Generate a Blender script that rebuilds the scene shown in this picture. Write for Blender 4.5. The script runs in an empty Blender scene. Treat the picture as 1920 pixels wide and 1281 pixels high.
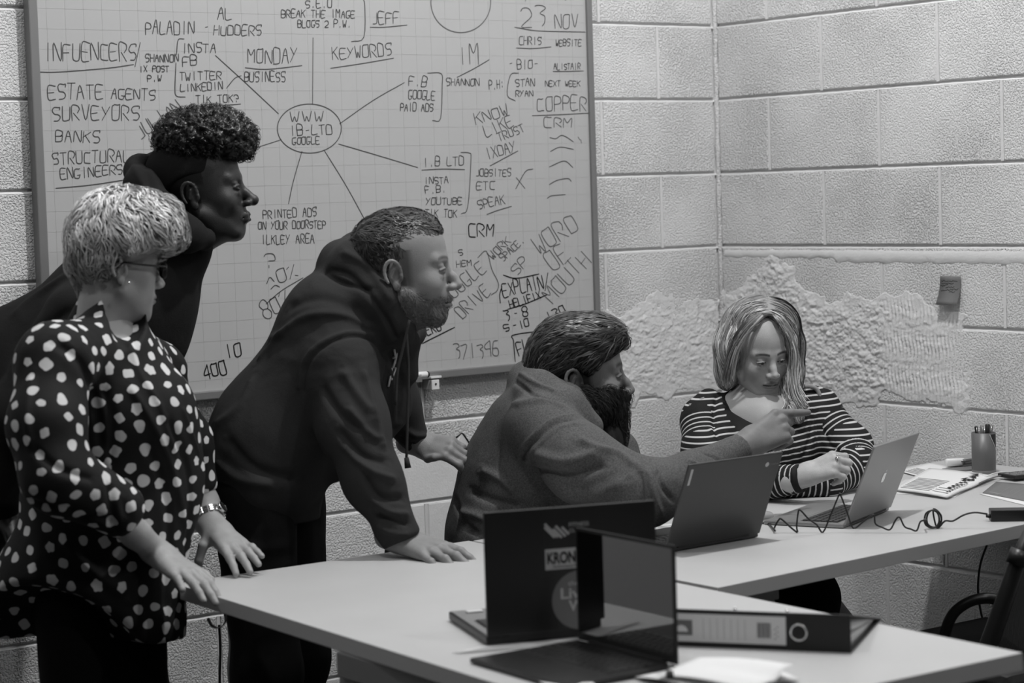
import bpy, bmesh, math, random
import numpy as np
from mathutils import Vector, Matrix
from mathutils.bvhtree import BVHTree
random.seed(7); rng = np.random.default_rng(7)
SC = bpy.context.scene
COL = SC.collection

# ------------------------------------------------------------------ camera
FPX = 4130.74                       # focal length in pixels of a 1920 wide frame
CAM = np.array([-4.60564, -5.08084, 1.51])
FW = np.array([0.59651621, 0.79972351, -0.06790226])
RT = np.array([0.79993047, -0.59929571, -0.03091756])
UP = np.array([0.06541903, 0.03587426, 0.99721281])
cd = bpy.data.cameras.new('camera'); cam = bpy.data.objects.new('camera', cd); COL.objects.link(cam)
cam.matrix_world = Matrix(((RT[0], UP[0], -FW[0], CAM[0]), (RT[1], UP[1], -FW[1], CAM[1]), (RT[2], UP[2], -FW[2], CAM[2]), (0, 0, 0, 1)))
cd.sensor_width = 36; cd.lens = FPX / 1920 * 36; cd.clip_start = .1
cd.dof.use_dof = True; cd.dof.focus_distance = 5.45; cd.dof.aperture_fstop = 4.0
SC.camera = cam

# ------------------------------------------------------------------ world, lamps, exposure
w = bpy.data.worlds.new('world'); SC.world = w; w.use_nodes = True
w.node_tree.nodes['Background'].inputs[0].default_value = (1, 1, 1, 1)
w.node_tree.nodes['Background'].inputs[1].default_value = 0.004
def lamp(loc, power, radius, name='ceiling_lamp'):
    l = bpy.data.lights.new(name, 'POINT'); l.energy = power; l.shadow_soft_size = radius
    o = bpy.data.objects.new(name, l); o.location = loc; COL.objects.link(o); return o
lamp((-1.35, -1.85, 4.2), 262, .07)
lamp((-3.45, -1.75, 4.2), 92, .08)
lamp((-1.6, -4.7, 4.2), 78, .08)
lamp((-5.0, -3.8, 4.2), 22, .1)
SC.view_settings.view_transform = 'Standard'; SC.view_settings.look = 'None'
SC.view_settings.exposure = 0.0; SC.view_settings.gamma = 1.0; SC.view_settings.use_curve_mapping = False

# ------------------------------------------------------------------ small helpers
TZ = 0.73                           # height of the table tops
def ray(x, y):
    return FW * FPX + RT * (x - 960) - UP * (y - 640.5)
def W(x, y, d):
    "point seen at image place x, y at forward distance d (metres)"
    return CAM + d * (FW + RT * (x - 960) / FPX - UP * (y - 640.5) / FPX)
def T(x, y, dz=0.0):
    d = ray(x, y); t = (TZ + dz - CAM[2]) / d[2]; return CAM + t * d
def WA(x, y, off=0.0):              # on the back wall, y = -off
    d = ray(x, y); t = (-off - CAM[1]) / d[1]; return CAM + t * d
def WB(x, y, off=0.0):
    d = ray(x, y); t = (-off - CAM[0]) / d[0]; return CAM + t * d

def link(o, parent=None):
    COL.objects.link(o)
    if parent is not None: o.parent = parent
    return o
def mesh_obj(name, verts, faces, mat=None, parent=None, smooth=False, attrs=None, org=None):
    me = bpy.data.meshes.new(name)
    verts = np.asarray(verts, dtype=np.float32).reshape(-1, 3)
    if org is not None: verts = verts - np.asarray(org, dtype=np.float32)
    if isinstance(faces, np.ndarray) and faces.ndim == 2:
        n = faces.shape[1]; m = len(faces)
        me.vertices.add(len(verts)); me.vertices.foreach_set('co', verts.ravel())
        me.loops.add(m * n); me.loops.foreach_set('vertex_index', faces.astype(np.int32).ravel())
        me.polygons.add(m); me.polygons.foreach_set('loop_start', np.arange(0, m * n, n, dtype=np.int32))
        me.update(calc_edges=True); me.validate()
    else:
        me.from_pydata([tuple(map(float, v)) for v in verts], [], faces)
    if attrs:
        for k, v in attrs.items():
            a = me.attributes.new(k, 'FLOAT', 'POINT'); a.data.foreach_set('value', np.asarray(v, dtype=np.float32))
    if smooth: me.polygons.foreach_set('use_smooth', np.ones(len(me.polygons), dtype=bool))
    if mat is not None: me.materials.append(mat)
    o = bpy.data.objects.new(name, me)
    if org is not None and parent is None: o.location = tuple(map(float, org))
    return link(o, parent)
def bm_obj(name, bm, mat=None, parent=None, smooth=False):
    me = bpy.data.meshes.new(name); bm.to_mesh(me); bm.free()
    if smooth: me.polygons.foreach_set('use_smooth', np.ones(len(me.polygons), dtype=bool))
    if mat is not None: me.materials.append(mat)
    return link(bpy.data.objects.new(name, me), parent)
def thing(name, label, cat, loc=(0, 0, 0), rotz=0.0, group=None):
    o = bpy.data.objects.new(name, None); o.empty_display_size = .05; COL.objects.link(o)
    o.location = tuple(map(float, loc)); o.rotation_euler = (0, 0, rotz)
    return tag(o, label, cat, group)
def tag(o, label, cat=None, group=None, kind=None):
    if label: o['label'] = label
    if cat: o['category'] = cat
    if group: o['group'] = group
    if kind: o['kind'] = kind
    return o
def box_bm(bm, x0, x1, y0, y1, z0, z1, M=None):
    vs = [Vector((x, y, z)) for z in (z0, z1) for y in (y0, y1) for x in (x0, x1)]
    if M is not None: vs = [M @ v for v in vs]
    v = [bm.verts.new(c) for c in vs]
    for f in ((0, 2, 3, 1), (4, 5, 7, 6), (0, 1, 5, 4), (2, 6, 7, 3), (0, 4, 6, 2), (1, 3, 7, 5)):
        bm.faces.new([v[i] for i in f])
    return bm
def bevel(bm, r, seg=2):
    bmesh.ops.recalc_face_normals(bm, faces=bm.faces)
    bmesh.ops.bevel(bm, geom=list(bm.edges), offset=r, segments=seg, profile=.6, affect='EDGES', clamp_overlap=True)
    return bm
def box(name, x0, x1, y0, y1, z0, z1, mat, parent=None, r=0.0, M=None, seg=2):
    bm = bmesh.new(); box_bm(bm, x0, x1, y0, y1, z0, z1, M)
    if r: bevel(bm, r, seg)
    else: bmesh.ops.recalc_face_normals(bm, faces=bm.faces)
    return bm_obj(name, bm, mat, parent)
def tube(pts, rad, seg=8, closed=False, cap=True):
    "verts and quads of a tube through pts"
    P = np.asarray(pts, float); n = len(P)
    rad = np.full(n, rad) if np.isscalar(rad) else np.asarray(rad, float)
    t = np.gradient(P, axis=0) if not closed else (np.roll(P, -1, 0) - np.roll(P, 1, 0))
    t /= np.linalg.norm(t, axis=1)[:, None] + 1e-12
    nrm = np.cross(t[0], [0.3, 0.2, 1.0]); nrm /= np.linalg.norm(nrm) + 1e-12
    V = []
    for i in range(n):
        nrm = nrm - t[i] * np.dot(nrm, t[i]); nrm /= np.linalg.norm(nrm) + 1e-12
        b = np.cross(t[i], nrm)
        for k in range(seg):
            a = 2 * math.pi * k / seg
            V.append(P[i] + rad[i] * (math.cos(a) * nrm + math.sin(a) * b))
    F = []
    for i in range(n if closed else n - 1):
        j = (i + 1) % n
        for k in range(seg):
            l = (k + 1) % seg
            F.append((i * seg + k, i * seg + l, j * seg + l, j * seg + k))
    if cap and not closed:
        F.append(tuple(range(seg - 1, -1, -1))); F.append(tuple((n - 1) * seg + k for k in range(seg)))
    return np.array(V), F
def tube_obj(name, pts, rad, mat, parent=None, seg=8, closed=False, smooth=True):
    V, F = tube(pts, rad, seg, closed); return mesh_obj(name, V, F, mat, parent, smooth)
def lathe(prof, seg=32):
    V = []; F = []
    for (r, z) in prof:
        for k in range(seg):
            a = 2 * math.pi * k / seg; V.append((r * math.cos(a), r * math.sin(a), z))
    for i in range(len(prof) - 1):
        for k in range(seg):
            l = (k + 1) % seg; F.append((i * seg + k, i * seg + l, (i + 1) * seg + l, (i + 1) * seg + k))
    return np.array(V), F
def spline(P, n=8):
    "Catmull-Rom through P"
    P = np.asarray(P, float); Q = np.vstack([2 * P[0] - P[1], P, 2 * P[-1] - P[-2]]); out = []
    for i in range(1, len(Q) - 2):
        for s in np.linspace(0, 1, n, endpoint=False):
            a, b, c, d = Q[i - 1], Q[i], Q[i + 1], Q[i + 2]
            out.append(.5 * ((2 * b) + (-a + c) * s + (2 * a - 5 * b + 4 * c - d) * s * s + (-a + 3 * b - 3 * c + d) * s ** 3))
    out.append(P[-1]); return np.array(out)

# value noise in numpy
_perm = np.random.default_rng(3).random((64, 64, 64)).astype(np.float32)
def vnoise(P):
    P = np.asarray(P, np.float32); i = np.floor(P).astype(int); f = P - i; f = f * f * (3 - 2 * f); i &= 63; j = (i + 1) & 63
    def g(a, b, c): return _perm[a, b, c]
    x0, y0, z0 = i[..., 0], i[..., 1], i[..., 2]; x1, y1, z1 = j[..., 0], j[..., 1], j[..., 2]
    fx, fy, fz = f[..., 0], f[..., 1], f[..., 2]
    a = g(x0, y0, z0) * (1 - fx) + g(x1, y0, z0) * fx; b = g(x0, y1, z0) * (1 - fx) + g(x1, y1, z0) * fx
    c = g(x0, y0, z1) * (1 - fx) + g(x1, y0, z1) * fx; d = g(x0, y1, z1) * (1 - fx) + g(x1, y1, z1) * fx
    return (a * (1 - fy) + b * fy) * (1 - fz) + (c * (1 - fy) + d * fy) * fz
def fbm(P, o=4):
    P = np.asarray(P, np.float32); s = 0; a = .5; t = 0
    for k in range(o): s = s + a * vnoise(P * 2 ** k + 7.3 * k); t += a; a *= .5
    return s / t

# ------------------------------------------------------------------ materials (all neutral greys: the photograph is black and white)
def mat(name, v, rough=.6, spec=.5, metal=0.0, bump=None, var=None, tone=False, coat=0.0, sheen=0.0, sss=0.0):
    m = bpy.data.materials.new(name); m.use_nodes = True; N = m.node_tree.nodes; L = m.node_tree.links
    b = N['Principled BSDF']; b.inputs['Roughness'].default_value = rough; b.inputs['Metallic'].default_value = metal
    b.inputs['Specular IOR Level'].default_value = spec; b.inputs['Base Color'].default_value = (v, v, v, 1)
    b.inputs['Coat Weight'].default_value = coat
    if sheen:
        b.inputs['Sheen Weight'].default_value = sheen; b.inputs['Sheen Roughness'].default_value = .4
    if sss:
        b.inputs['Subsurface Weight'].default_value = sss; b.inputs['Subsurface Radius'].default_value = (.006, .006, .006); b.inputs['Subsurface Scale'].default_value = 1.0
    tc = N.new('ShaderNodeTexCoord')
    col = None
    if var:      # (scale, amount, detail)
        n = N.new('ShaderNodeTexNoise'); n.inputs['Scale'].default_value = var[0]; n.inputs['Detail'].default_value = var[2] if len(var) > 2 else 4
        L.new(tc.outputs['Object'], n.inputs['Vector'])
        r = N.new('ShaderNodeMapRange'); r.inputs[1].default_value = .3; r.inputs[2].default_value = .7
        r.inputs[3].default_value = v * (1 - var[1]); r.inputs[4].default_value = v * (1 + var[1])
        L.new(n.outputs['Fac'], r.inputs[0]); col = r.outputs[0]
    if tone:
        a = N.new('ShaderNodeAttribute'); a.attribute_name = 'tone'
        mu = N.new('ShaderNodeMath'); mu.operation = 'MULTIPLY'; L.new(a.outputs['Fac'], mu.inputs[0])
        if col is not None: L.new(col, mu.inputs[1])
        else: mu.inputs[1].default_value = v
        col = mu.outputs[0]
    if col is not None: L.new(col, b.inputs['Base Color'])
    if bump:     # list of (kind, scale, strength metres)
        prev = None
        for kind, sc, st in bump:
            if kind == 'noise':
                n = N.new('ShaderNodeTexNoise'); n.inputs['Scale'].default_value = sc; n.inputs['Detail'].default_value = 5; n.inputs['Roughness'].default_value = .6
                out = n.outputs['Fac']
            elif kind == 'pits':
                n = N.new('ShaderNodeTexVoronoi'); n.inputs['Scale'].default_value = sc; n.feature = 'F1'
                r = N.new('ShaderNodeMapRange'); r.inputs[1].default_value = .0; r.inputs[2].default_value = .35; L.new(n.outputs['Distance'], r.inputs[0]); out = r.outputs[0]
            elif kind == 'weave':
                n = N.new('ShaderNodeTexWave'); n.inputs['Scale'].default_value = sc; n.inputs['Distortion'].default_value = 1.5; out = n.outputs['Fac']
            L.new(tc.outputs['Object'], n.inputs['Vector'])
            bp = N.new('ShaderNodeBump'); bp.inputs['Strength'].default_value = 1.0; bp.inputs['Distance'].default_value = st
            L.new(out, bp.inputs['Height'])
            if prev: L.new(prev.outputs[0], bp.inputs['Normal'])
            prev = bp
        L.new(prev.outputs[0], b.inputs['Normal'])
    return m
def wall_mat(name, v):
    m = mat(name, v, .55, .35, var=(1.3, .05)); N = m.node_tree.nodes; L = m.node_tree.links; b = N['Principled BSDF']
    g = N.new('ShaderNodeNewGeometry')
    n1 = N.new('ShaderNodeTexNoise'); n1.inputs['Scale'].default_value = 185; n1.inputs['Detail'].default_value = 4
    n2 = N.new('ShaderNodeTexNoise'); n2.inputs['Scale'].default_value = 60; n2.inputs['Detail'].default_value = 2
    n3 = N.new('ShaderNodeTexNoise'); n3.inputs['Scale'].default_value = 3.0
    for n in (n1, n2, n3): L.new(g.outputs['Position'], n.inputs['Vector'])
    r = N.new('ShaderNodeMapRange'); r.inputs[1].default_value = .34; r.inputs[2].default_value = .56; L.new(n1.outputs['Fac'], r.inputs[0])
    r2 = N.new('ShaderNodeMapRange'); r2.inputs[1].default_value = .35; r2.inputs[2].default_value = .7; r2.inputs[3].default_value = .45; r2.inputs[4].default_value = 1.0; L.new(n3.outputs['Fac'], r2.inputs[0])
    # smoother skim-painted patch low on the back wall
    sx = N.new('ShaderNodeSeparateXYZ'); L.new(g.outputs['Position'], sx.inputs[0])
    def cmp(out, a, c):
        k = N.new('ShaderNodeMapRange'); k.inputs[1].default_value = a; k.inputs[2].default_value = c; L.new(out, k.inputs[0]); return k.outputs[0]
    p1 = cmp(sx.outputs['Z'], .78, .80); p2 = cmp(sx.outputs['X'], -1.29, -1.31); p3 = cmp(sx.outputs['Y'], -.06, -.08)
    p4 = cmp(sx.outputs['X'], -.80, -.78)
    def mx(a, c):
        k = N.new('ShaderNodeMath'); k.operation = 'MAXIMUM'; L.new(a, k.inputs[0]); L.new(c, k.inputs[1]); return k.outputs[0]
    rough_zone = mx(mx(p1, p2), mx(p3, p4))
    ad = N.new('ShaderNodeMath'); ad.operation = 'MULTIPLY'; L.new(r2.outputs[0], ad.inputs[0]); L.new(rough_zone, ad.inputs[1])
    ad2 = N.new('ShaderNodeMath'); ad2.operation = 'ADD'; L.new(ad.outputs[0], ad2.inputs[0]); ad2.inputs[1].default_value = .12
    b1 = N.new('ShaderNodeBump'); b1.inputs['Distance'].default_value = .0042; L.new(r.outputs[0], b1.inputs['Height']); L.new(ad2.outputs[0], b1.inputs['Strength'])
    b2 = N.new('ShaderNodeBump'); b2.inputs['Distance'].default_value = .0018; b2.inputs['Strength'].default_value = .45; L.new(n2.outputs['Fac'], b2.inputs['Height']); L.new(b1.outputs[0], b2.inputs['Normal'])
    L.new(b2.outputs[0], b.inputs['Normal']); return m
M_WALL = wall_mat('painted_blockwork', .79)
M_MORTAR = mat('painted_mortar', .71, .6, .3, bump=[('noise', 90, .0012)])
M_CHIP = mat('chipped_plaster', .74, .75, .2, bump=[('noise', 260, .0012), ('noise', 70, .002)])
M_FLOOR = mat('grey_floor', .07, .6, .3, var=(3, .2))
M_CEIL = mat('ceiling', .08, .8)
M_BOARD = mat('whiteboard_enamel', .46, .22, .5, var=(2, .02))
M_BGRID = mat('faint_grid', .405, .3)
M_ALU = mat('anodised_aluminium', .22, .45, .5, .3)
M_INKG = mat('faded_marker_ink', .085, .5, .3)
M_INKM = mat('grey_marker_ink', .13, .5, .3)
M_INKB = mat('black_marker_ink', .012, .5, .3)
M_TOP = mat('white_laminate', .50, .42, .45, var=(5, .03))
M_EDGE = mat('laminate_edge', .46, .5, .4)
M_LEG = mat('grey_painted_leg', .20, .5, .4)
M_LEGD = mat('black_painted_leg', .02, .45, .4)
M_BLK = mat('black_plastic', .012, .38, .5)
M_BLK2 = mat('matt_black_plastic', .02, .6, .4)
M_GLOSS = mat('glossy_black_screen', .004, .03, 1.0)
M_GLOSS.node_tree.nodes['Principled BSDF'].inputs['IOR'].default_value = 2.0
M_KEY = mat('black_keycaps', .022, .28, .4)
M_SILV = mat('silver_aluminium', .30, .38, .5, .55)
M_SILV2 = mat('grey_palm_rest', .22, .45, .5, .3)
M_CBK = mat('dark_grey_aluminium', .055, .38, .5, .35)
M_PAPER = mat('white_paper', .74, .8, .2)
M_PRINT = mat('grey_print', .30, .8, .2)
M_PRINTD = mat('dark_print', .03, .8, .2)
M_STICK = mat('sticker_grey', .16, .5)
M_STICKL = mat('sticker_white', .5, .5)
M_CHROME = mat('polished_metal', .75, .2, .5, 1.0)
M_NOTE = mat('sticky_note', .17, .8, .2)
M_WHITEP = mat('white_plastic', .78, .25, .5, coat=.3)
M_CUP = mat('grey_cup', .13, .42, .5, .2)
M_CLEAR = mat('frosted_plastic', .14, .3, .5)
# ------------------------------------------------------------------ the room
ROW0 = CAM[2] + .48263                # height of bed joint 0; courses are 225 mm
def row(k): return ROW0 - .225 * k
def struct(o): o['kind'] = 'structure'; return o
wall_back = struct(box('wall_back', -6.5, 0.3, .009, .25, -.02, 4.5, M_MORTAR))
wall_right = struct(box('wall_right', .009, .25, -7.5, .006, -.02, 4.5, M_MORTAR))
floor = struct(box('floor', -6.5, .006, -7.5, .006, -.12, 0, M_FLOOR))
ceiling = struct(box('ceiling', -6.5, .25, -7.5, .25, 4.5, 4.62, M_CEIL))
def block_mesh(L, H, seed):
    "one concrete block face, soft worn arrises, 440 mm long"
    r = np.random.default_rng(seed); nx, nz = 12, 6; V = []; F = []
    e = .0035
    xs = np.concatenate([[0, e], np.linspace(e, L - e, nx)[1:-1], [L - e, L]]); zs = np.concatenate([[0, e], np.linspace(e, H - e, nz)[1:-1], [H - e, H]])
    nx, nz = len(xs), len(zs)
    for j, z in enumerate(zs):
        for i, x in enumerate(xs):
            edge = (i in (0, nx - 1)) or (j in (0, nz - 1))
            ux = r.normal(0, .0007); uz = r.normal(0, .0007)
            V.append((x + (ux if edge else 0), (.004 if edge else 0) + r.normal(0, .0003), z + (uz if edge else 0)))
    for j in range(nz - 1):
        for i in range(nx - 1):
            a = j * nx + i; F.append((a, a + 1, a + nx + 1, a + nx))
    per = [i for i in range(nx)] + [j * nx + nx - 1 for j in range(1, nz)] + [(nz - 1) * nx + i for i in range(nx - 2, -1, -1)] + [j * nx for j in range(nz - 2, 0, -1)]
    b = len(V)
    for p_ in per: V.append((V[p_][0], .03, V[p_][2]))
    for k in range(len(per)):
        l = (k + 1) % len(per); F.append((per[l], per[k], b + k, b + l))
    me = bpy.data.meshes.new('block'); me.from_pydata([tuple(map(float, v)) for v in V], [], F); me.materials.append(M_WALL); return me
MB = [block_mesh(.440, .2155, s) for s in range(4)]
HB = {}
def half_block(L):
    k = round(L, 3)
    if k not in HB: HB[k] = block_mesh(L, .2155, 50 + len(HB))
    return HB[k]
perp_m = {}
def perpend(parent, M):
    if 'm' not in perp_m:
        bm = bmesh.new(); box_bm(bm, -.0004, .0092, .0012, .02, -.0005, .2155); bmesh.ops.recalc_face_normals(bm, faces=bm.faces)
        me = bpy.data.meshes.new('perpend_joint'); bm.to_mesh(me); bm.free(); me.materials.append(M_MORTAR); perp_m['m'] = me
    o = bpy.data.objects.new('perpend_joint', perp_m['m']); link(o, parent); o.matrix_local = M
MA = lambda s, z: Matrix.Translation((s, 0, z))                                   # back wall: face towards -y
MBm = lambda s, z: Matrix.Translation((0, s, z)) @ Matrix.Rotation(-math.pi / 2, 4, 'Z')   # right wall: local x runs towards -y
for k in range(-1, 9):
    z0 = row(k + 1) + .0093
    odd = (k % 2)
    # back wall: joints at x = -(.013 + .45n) for odd, -(.238+.45n) for even courses
    first = .013 if odd else .238
    ed = [.0] + [first + .45 * n for n in range(0, 9)]
    if odd: ed = [.013 + .45 * n for n in range(0, 9)]
    else: ed = [.013] + [.238 + .45 * n for n in range(0, 8)]
    for a, b_ in zip(ed[:-1], ed[1:]):
        if a > 2.75: continue
        if a > .62 and b_ < 2.2 and z0 > 1.03: continue            # wholly behind the whiteboard
        L = b_ - a - .0095; me = random.choice(MB) if abs(L - .4405) < .002 else half_block(L)
        o = bpy.data.objects.new('block', me); link(o, wall_back); o.matrix_local = MA(-b_ + .0095 + random.uniform(-.0006, .0006), z0)
        o.location.y = random.uniform(-.0008, .0008)
        perpend(wall_back, MA(-b_, z0))
    ed = [.008 + .45 * n for n in range(0, 6)] if not odd else [.008] + [.233 + .45 * n for n in range(0, 6)]
    for a, b_ in zip(ed[:-1], ed[1:]):
        if a > 1.7: continue
        L = b_ - a - .0095; me = random.choice(MB) if abs(L - .4405) < .002 else half_block(L)
        o = bpy.data.objects.new('block', me); link(o, wall_right); o.matrix_local = MBm(-a, z0); o.location.x = random.uniform(-.0008, .0008)
        perpend(wall_right, MBm(-b_ + .0095, z0))
for k in range(0, 10):       # bed joints: struck back under the upper block, sloping out to the lower one
    z = row(k)
    for nm, par, s0, s1, f in (('bed_joint', wall_back, -2.75, -.004, lambda s, o, zz: (s, o, zz)), ('bed_joint', wall_right, -1.75, -.004, lambda s, o, zz: (o, s, zz))):
        n = 110; V = []; F = []
        for i in range(n + 1):
            s_ = s0 + (s1 - s0) * i / n; j = .0007 * math.sin(i * 1.9 + k) + .0005 * math.sin(i * .61 + 2 * k)
            for o_, zz in ((.0089, z + .0105), (.0088, z + .0068 + j), (.0088, z + .0050 + j), (.0010 + j * .6, z - .0014 + j * .5), (.012, z - .004)): V.append(f(s_, o_, zz))
        for i in range(n):
            for j in range(4): c_ = i * 5 + j; F.append((c_, c_ + 1, c_ + 6, c_ + 5))
        mesh_obj(nm, V, F, M_MORTAR, par)
# corner bead of mortar
pts = [(.0015 + .0012 * math.sin(i * 1.7), .0015 + .0010 * math.cos(i * 2.3), z) for i, z in enumerate(np.linspace(.0, 2.4, 60))]
tube_obj('corner_joint', pts, [.0085 + .0012 * math.sin(i * 2.1) for i in range(60)], M_WALL, wall_right, 10)

# chipped, roughly rendered patches around the corner
def chipped(name, parent, s0, s1, z0, z1, mask, to3d, res=.0030):
    ns = int((s1 - s0) / res); nz = int((z1 - z0) / res)
    S, Z = np.meshgrid(np.linspace(s0, s1, ns), np.linspace(z0, z1, nz)); P = np.stack([S * 1.0, Z * 1.0, S * 0 + (3 if parent is wall_back else 8)], -1)
    wp = P + .03 * np.stack([fbm(P * 9, 3), fbm(P * 9 + 31, 3), P[..., 2] * 0], -1)
    def flakes(sz, amp, tilt, seed):
        rr = np.random.default_rng(seed); G_ = 512; jx, jy, hh, tx, ty = rr.random((5, G_, G_)); ws = wp[..., 0] / sz * .8 + 50; wz = wp[..., 1] / sz * 1.25 + 50; ci, cj = np.floor(ws).astype(int), np.floor(wz).astype(int)
        best = np.full(S.shape, 99.); out = np.zeros(S.shape)
        for a_ in (-1, 0, 1):
            for b_ in (-1, 0, 1):
                i_, j_ = (ci + a_) % G_, (cj + b_) % G_; dx = ws - (ci + a_) - jx[i_, j_]; dy = wz - (cj + b_) - jy[i_, j_]; d2 = dx * dx + dy * dy
                v_ = (hh[i_, j_] - .5) * amp + ((tx[i_, j_] - .5) * dx + (ty[i_, j_] - .5) * dy) * tilt * sz; m_ = d2 < best; best = np.where(m_, d2, best); out = np.where(m_, v_, out)
        return out
    big = fbm(wp * 10, 4); mid = fbm(wp * 34 * np.array([.8, 1.2, 1]), 3); fine = fbm(P * 120, 3)
    ter = np.floor(big * 16) / 16; fr = big * 16 - np.floor(big * 16); ter = ter + np.clip(fr * 3.5, 0, 1) / 16
    ter2 = np.floor(mid * 7) / 7 + np.clip((mid * 7 % 1) * 3, 0, 1) / 7
    h = (ter - .5) * .012 + flakes(.024, .0024, .30, 1) + flakes(.010, .0020, .5, 2) + flakes(.0055, .0010, .5, 4) + (fine - .5) * .0016 + .0016
    if parent is wall_back: h = (h - .0016) * .62 + .0012
    if parent is wall_right: rz = np.clip((S - .66) / .06, 0, 1) * np.clip((1.0 - S) / .05, 0, 1); h = h * (1 - .55 * rz) + rz * .0030 * np.sin((S + .004 * np.sin(Z * 60)) * 2 * math.pi / .0135) * (.4 + fbm(P * 30, 2))
    m = mask(S, Z) + (fbm(P * 22, 3) - .5) * .10
    k = np.clip(m / .035, -1, 1)
    h = np.where(k > 0, h * k + .0006, -.02 * np.clip(-k * 3, 0, 1) + .0004)
    V = to3d(S, Z, np.maximum(h, np.where(k > 0, -.004, -1))).reshape(-1, 3); i = np.arange(nz - 1)[:, None] * ns + np.arange(ns - 1)[None]
    F = np.stack([i, i + 1, i + ns + 1, i + ns], -1).reshape(-1, 4)
    keep = (k.reshape(-1)[F] > -.9).any(1)
    F = F[keep]; u, inv = np.unique(F, return_inverse=True)
    return mesh_obj(name, V[u], inv.reshape(F.shape), M_CHIP, parent, True)
def poly_mask(poly):
    poly = np.array(poly)
    def f(S, Z):
        ins = np.zeros(S.shape, bool); dm = np.full(S.shape, 9.)
        n = len(poly)
        for i in range(n):
            (x1, y1), (x2, y2) = poly[i], poly[(i + 1) % n]
            c = ((y1 > Z) != (y2 > Z)) & (S < (x2 - x1) * (Z - y1) / (y2 - y1 + 1e-12) + x1); ins ^= c
            dx, dy = x2 - x1, y2 - y1; t = np.clip(((S - x1) * dx + (Z - y1) * dy) / (dx * dx + dy * dy), 0, 1)
            dm = np.minimum(dm, np.hypot(S - x1 - t * dx, Z - y1 - t * dy))
        return np.where(ins, dm, -dm)
    return f
pb = [(-WB(x, y)[1], WB(x, y)[2]) for x, y in ((1350, 560), (1395, 520), (1430, 484), (1498, 486), (1505, 540), (1560, 556), (1640, 560), (1700, 560), (1745, 580), (1800, 600), (1810, 650), (1822, 700), (1812, 762), (1700, 758), (1600, 748), (1500, 742), (1350, 738))]
chipped('chipped_plaster', wall_right, 0, 1.15, .80, 1.35, poly_mask(pb), lambda S, Z, h: np.stack([-h, -S, Z], -1))
pa = [(WA(x, y)[0], WA(x, y)[2]) for x, y in ((1350, 560), (1290, 566), (1230, 560), (1160, 575), (1120, 600), (1100, 680), (1110, 760), (1174, 752), (1287, 738), (1352, 732))]
chipped('chipped_plaster', wall_back, -.62, 0, .80, 1.30, poly_mask(pa), lambda S, Z, h: np.stack([S, -h, Z], -1))
# trowelled band under the third joint of the right wall
band = [WB(1365, 467), WB(1920, 473), WB(1920, 500), WB(1500, 492), WB(1365, 482)]
V = []; F = []
ys = np.linspace(-.02, -1.35, 120)
for i, y in enumerate(ys):
    z1 = row(3) - .006; z0 = z1 - (.038 if y < -.5 else .026) + .003 * math.sin(i * .9) * math.sin(i * .23)
    for j, (zz, off) in enumerate(((z1, -.001), (z1 - .004, .0012), ((z1 + z0) / 2, .0018 + .0003 * math.sin(i * .7)), (z0 + .004, .0016), (z0, -.001))): V.append((-off, y, zz))
for i in range(len(ys) - 1):
    for j in range(4): a = i * 5 + j; F.append((a, a + 1, a + 6, a + 5))
mesh_obj('trowelled_band', V, F, M_MORTAR, wall_right, True)

# ------------------------------------------------------------------ whiteboard
bx0, bx1, bz0, bz1 = -2.285, -.512, CAM[2] - .515, CAM[2] + .69
wb = thing('whiteboard', 'large wall-mounted whiteboard covered in handwritten marker notes', 'whiteboard', (bx0, -.028, bz0))
def L_(x, y, z): return (x - bx0, y + .028, z - bz0)
def wbox(name, x0, x1, y0, y1, z0, z1, m, r=0, parent=None): return box(name, x0 - bx0, x1 - bx0, y0 + .028, y1 + .028, z0 - bz0, z1 - bz0, m, parent or wb, r)
wbox('panel', bx0 + .01, bx1 - .01, -.028, -.008, bz0 + .01, bz1 - .01, M_BOARD)
for a in ((bx0, bx0 + .024, bz0, bz1), (bx1 - .02, bx1, bz0, bz1)): wbox('side_frame', a[0], a[1], -.036, -.004, a[2], a[3], M_ALU, .003)
for a in ((bz0, bz0 + .022), (bz1 - .02, bz1)): wbox('rail', bx0, bx1, -.038, -.004, a[0], a[1], M_ALU, .003)
# faint printed grid
bm = bmesh.new()
for i in range(1, 35): x = .05 * i; box_bm(bm, x, x + .0009, -.0003, 0.0001, .03, 1.18)
for i in range(1, 24): z = .05 * i; box_bm(bm, .03, 1.745, -.0003, 0.0001, z, z + .0009)
g = bm_obj('printed_grid', bm, M_BGRID, wb); g['kind'] = 'stuff'
FONT = {'A': '002640 1333', 'B': '000636454434 1 03334342413100', 'C': '4636160501103040', 'D': '00063645434130 1 00', 'E': '46060040 0333', 'F': '460600 0333',
 'G': '463616050110304143 33', 'H': '0006 0333 4640', 'I': '2026', 'J': '464130101 1', 'K': '0006 4603 1440', 'L': '060040', 'M': '0006234640', 'N': '00064046',
 'O': '16050110304145463616', 'P': '00063645443303', 'Q': '16050110304145361 6', 'R': '000636454433 03 1340', 'S': '454636160504133342413010', 'T': '0646 2620', 'U': '060110304146',
 'V': '062046', 'W': '0610233046', 'X': '0046 0640', 'Y': '0623 4600', 'Z': '06460040', '0': '16050110304145463616', '1': '2026', '2': '05163645430040', '3': '063646 4524 4342413010 00',
 '4': '3036024 2', '5': '460603334240100 0', '6': '46160201103041423303', '7': '064610', '8': '23340405163645340323 43413010010323', '9': '43130415364643304 0', '-': '1333', '.': '2021', '?': '05163645432322 2021',
 '%': '0046 0516 3140', '(': '36150130', ':': '2122 2425', "'": '2625', '~': '0314233443', '/': '0046'}
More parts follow.
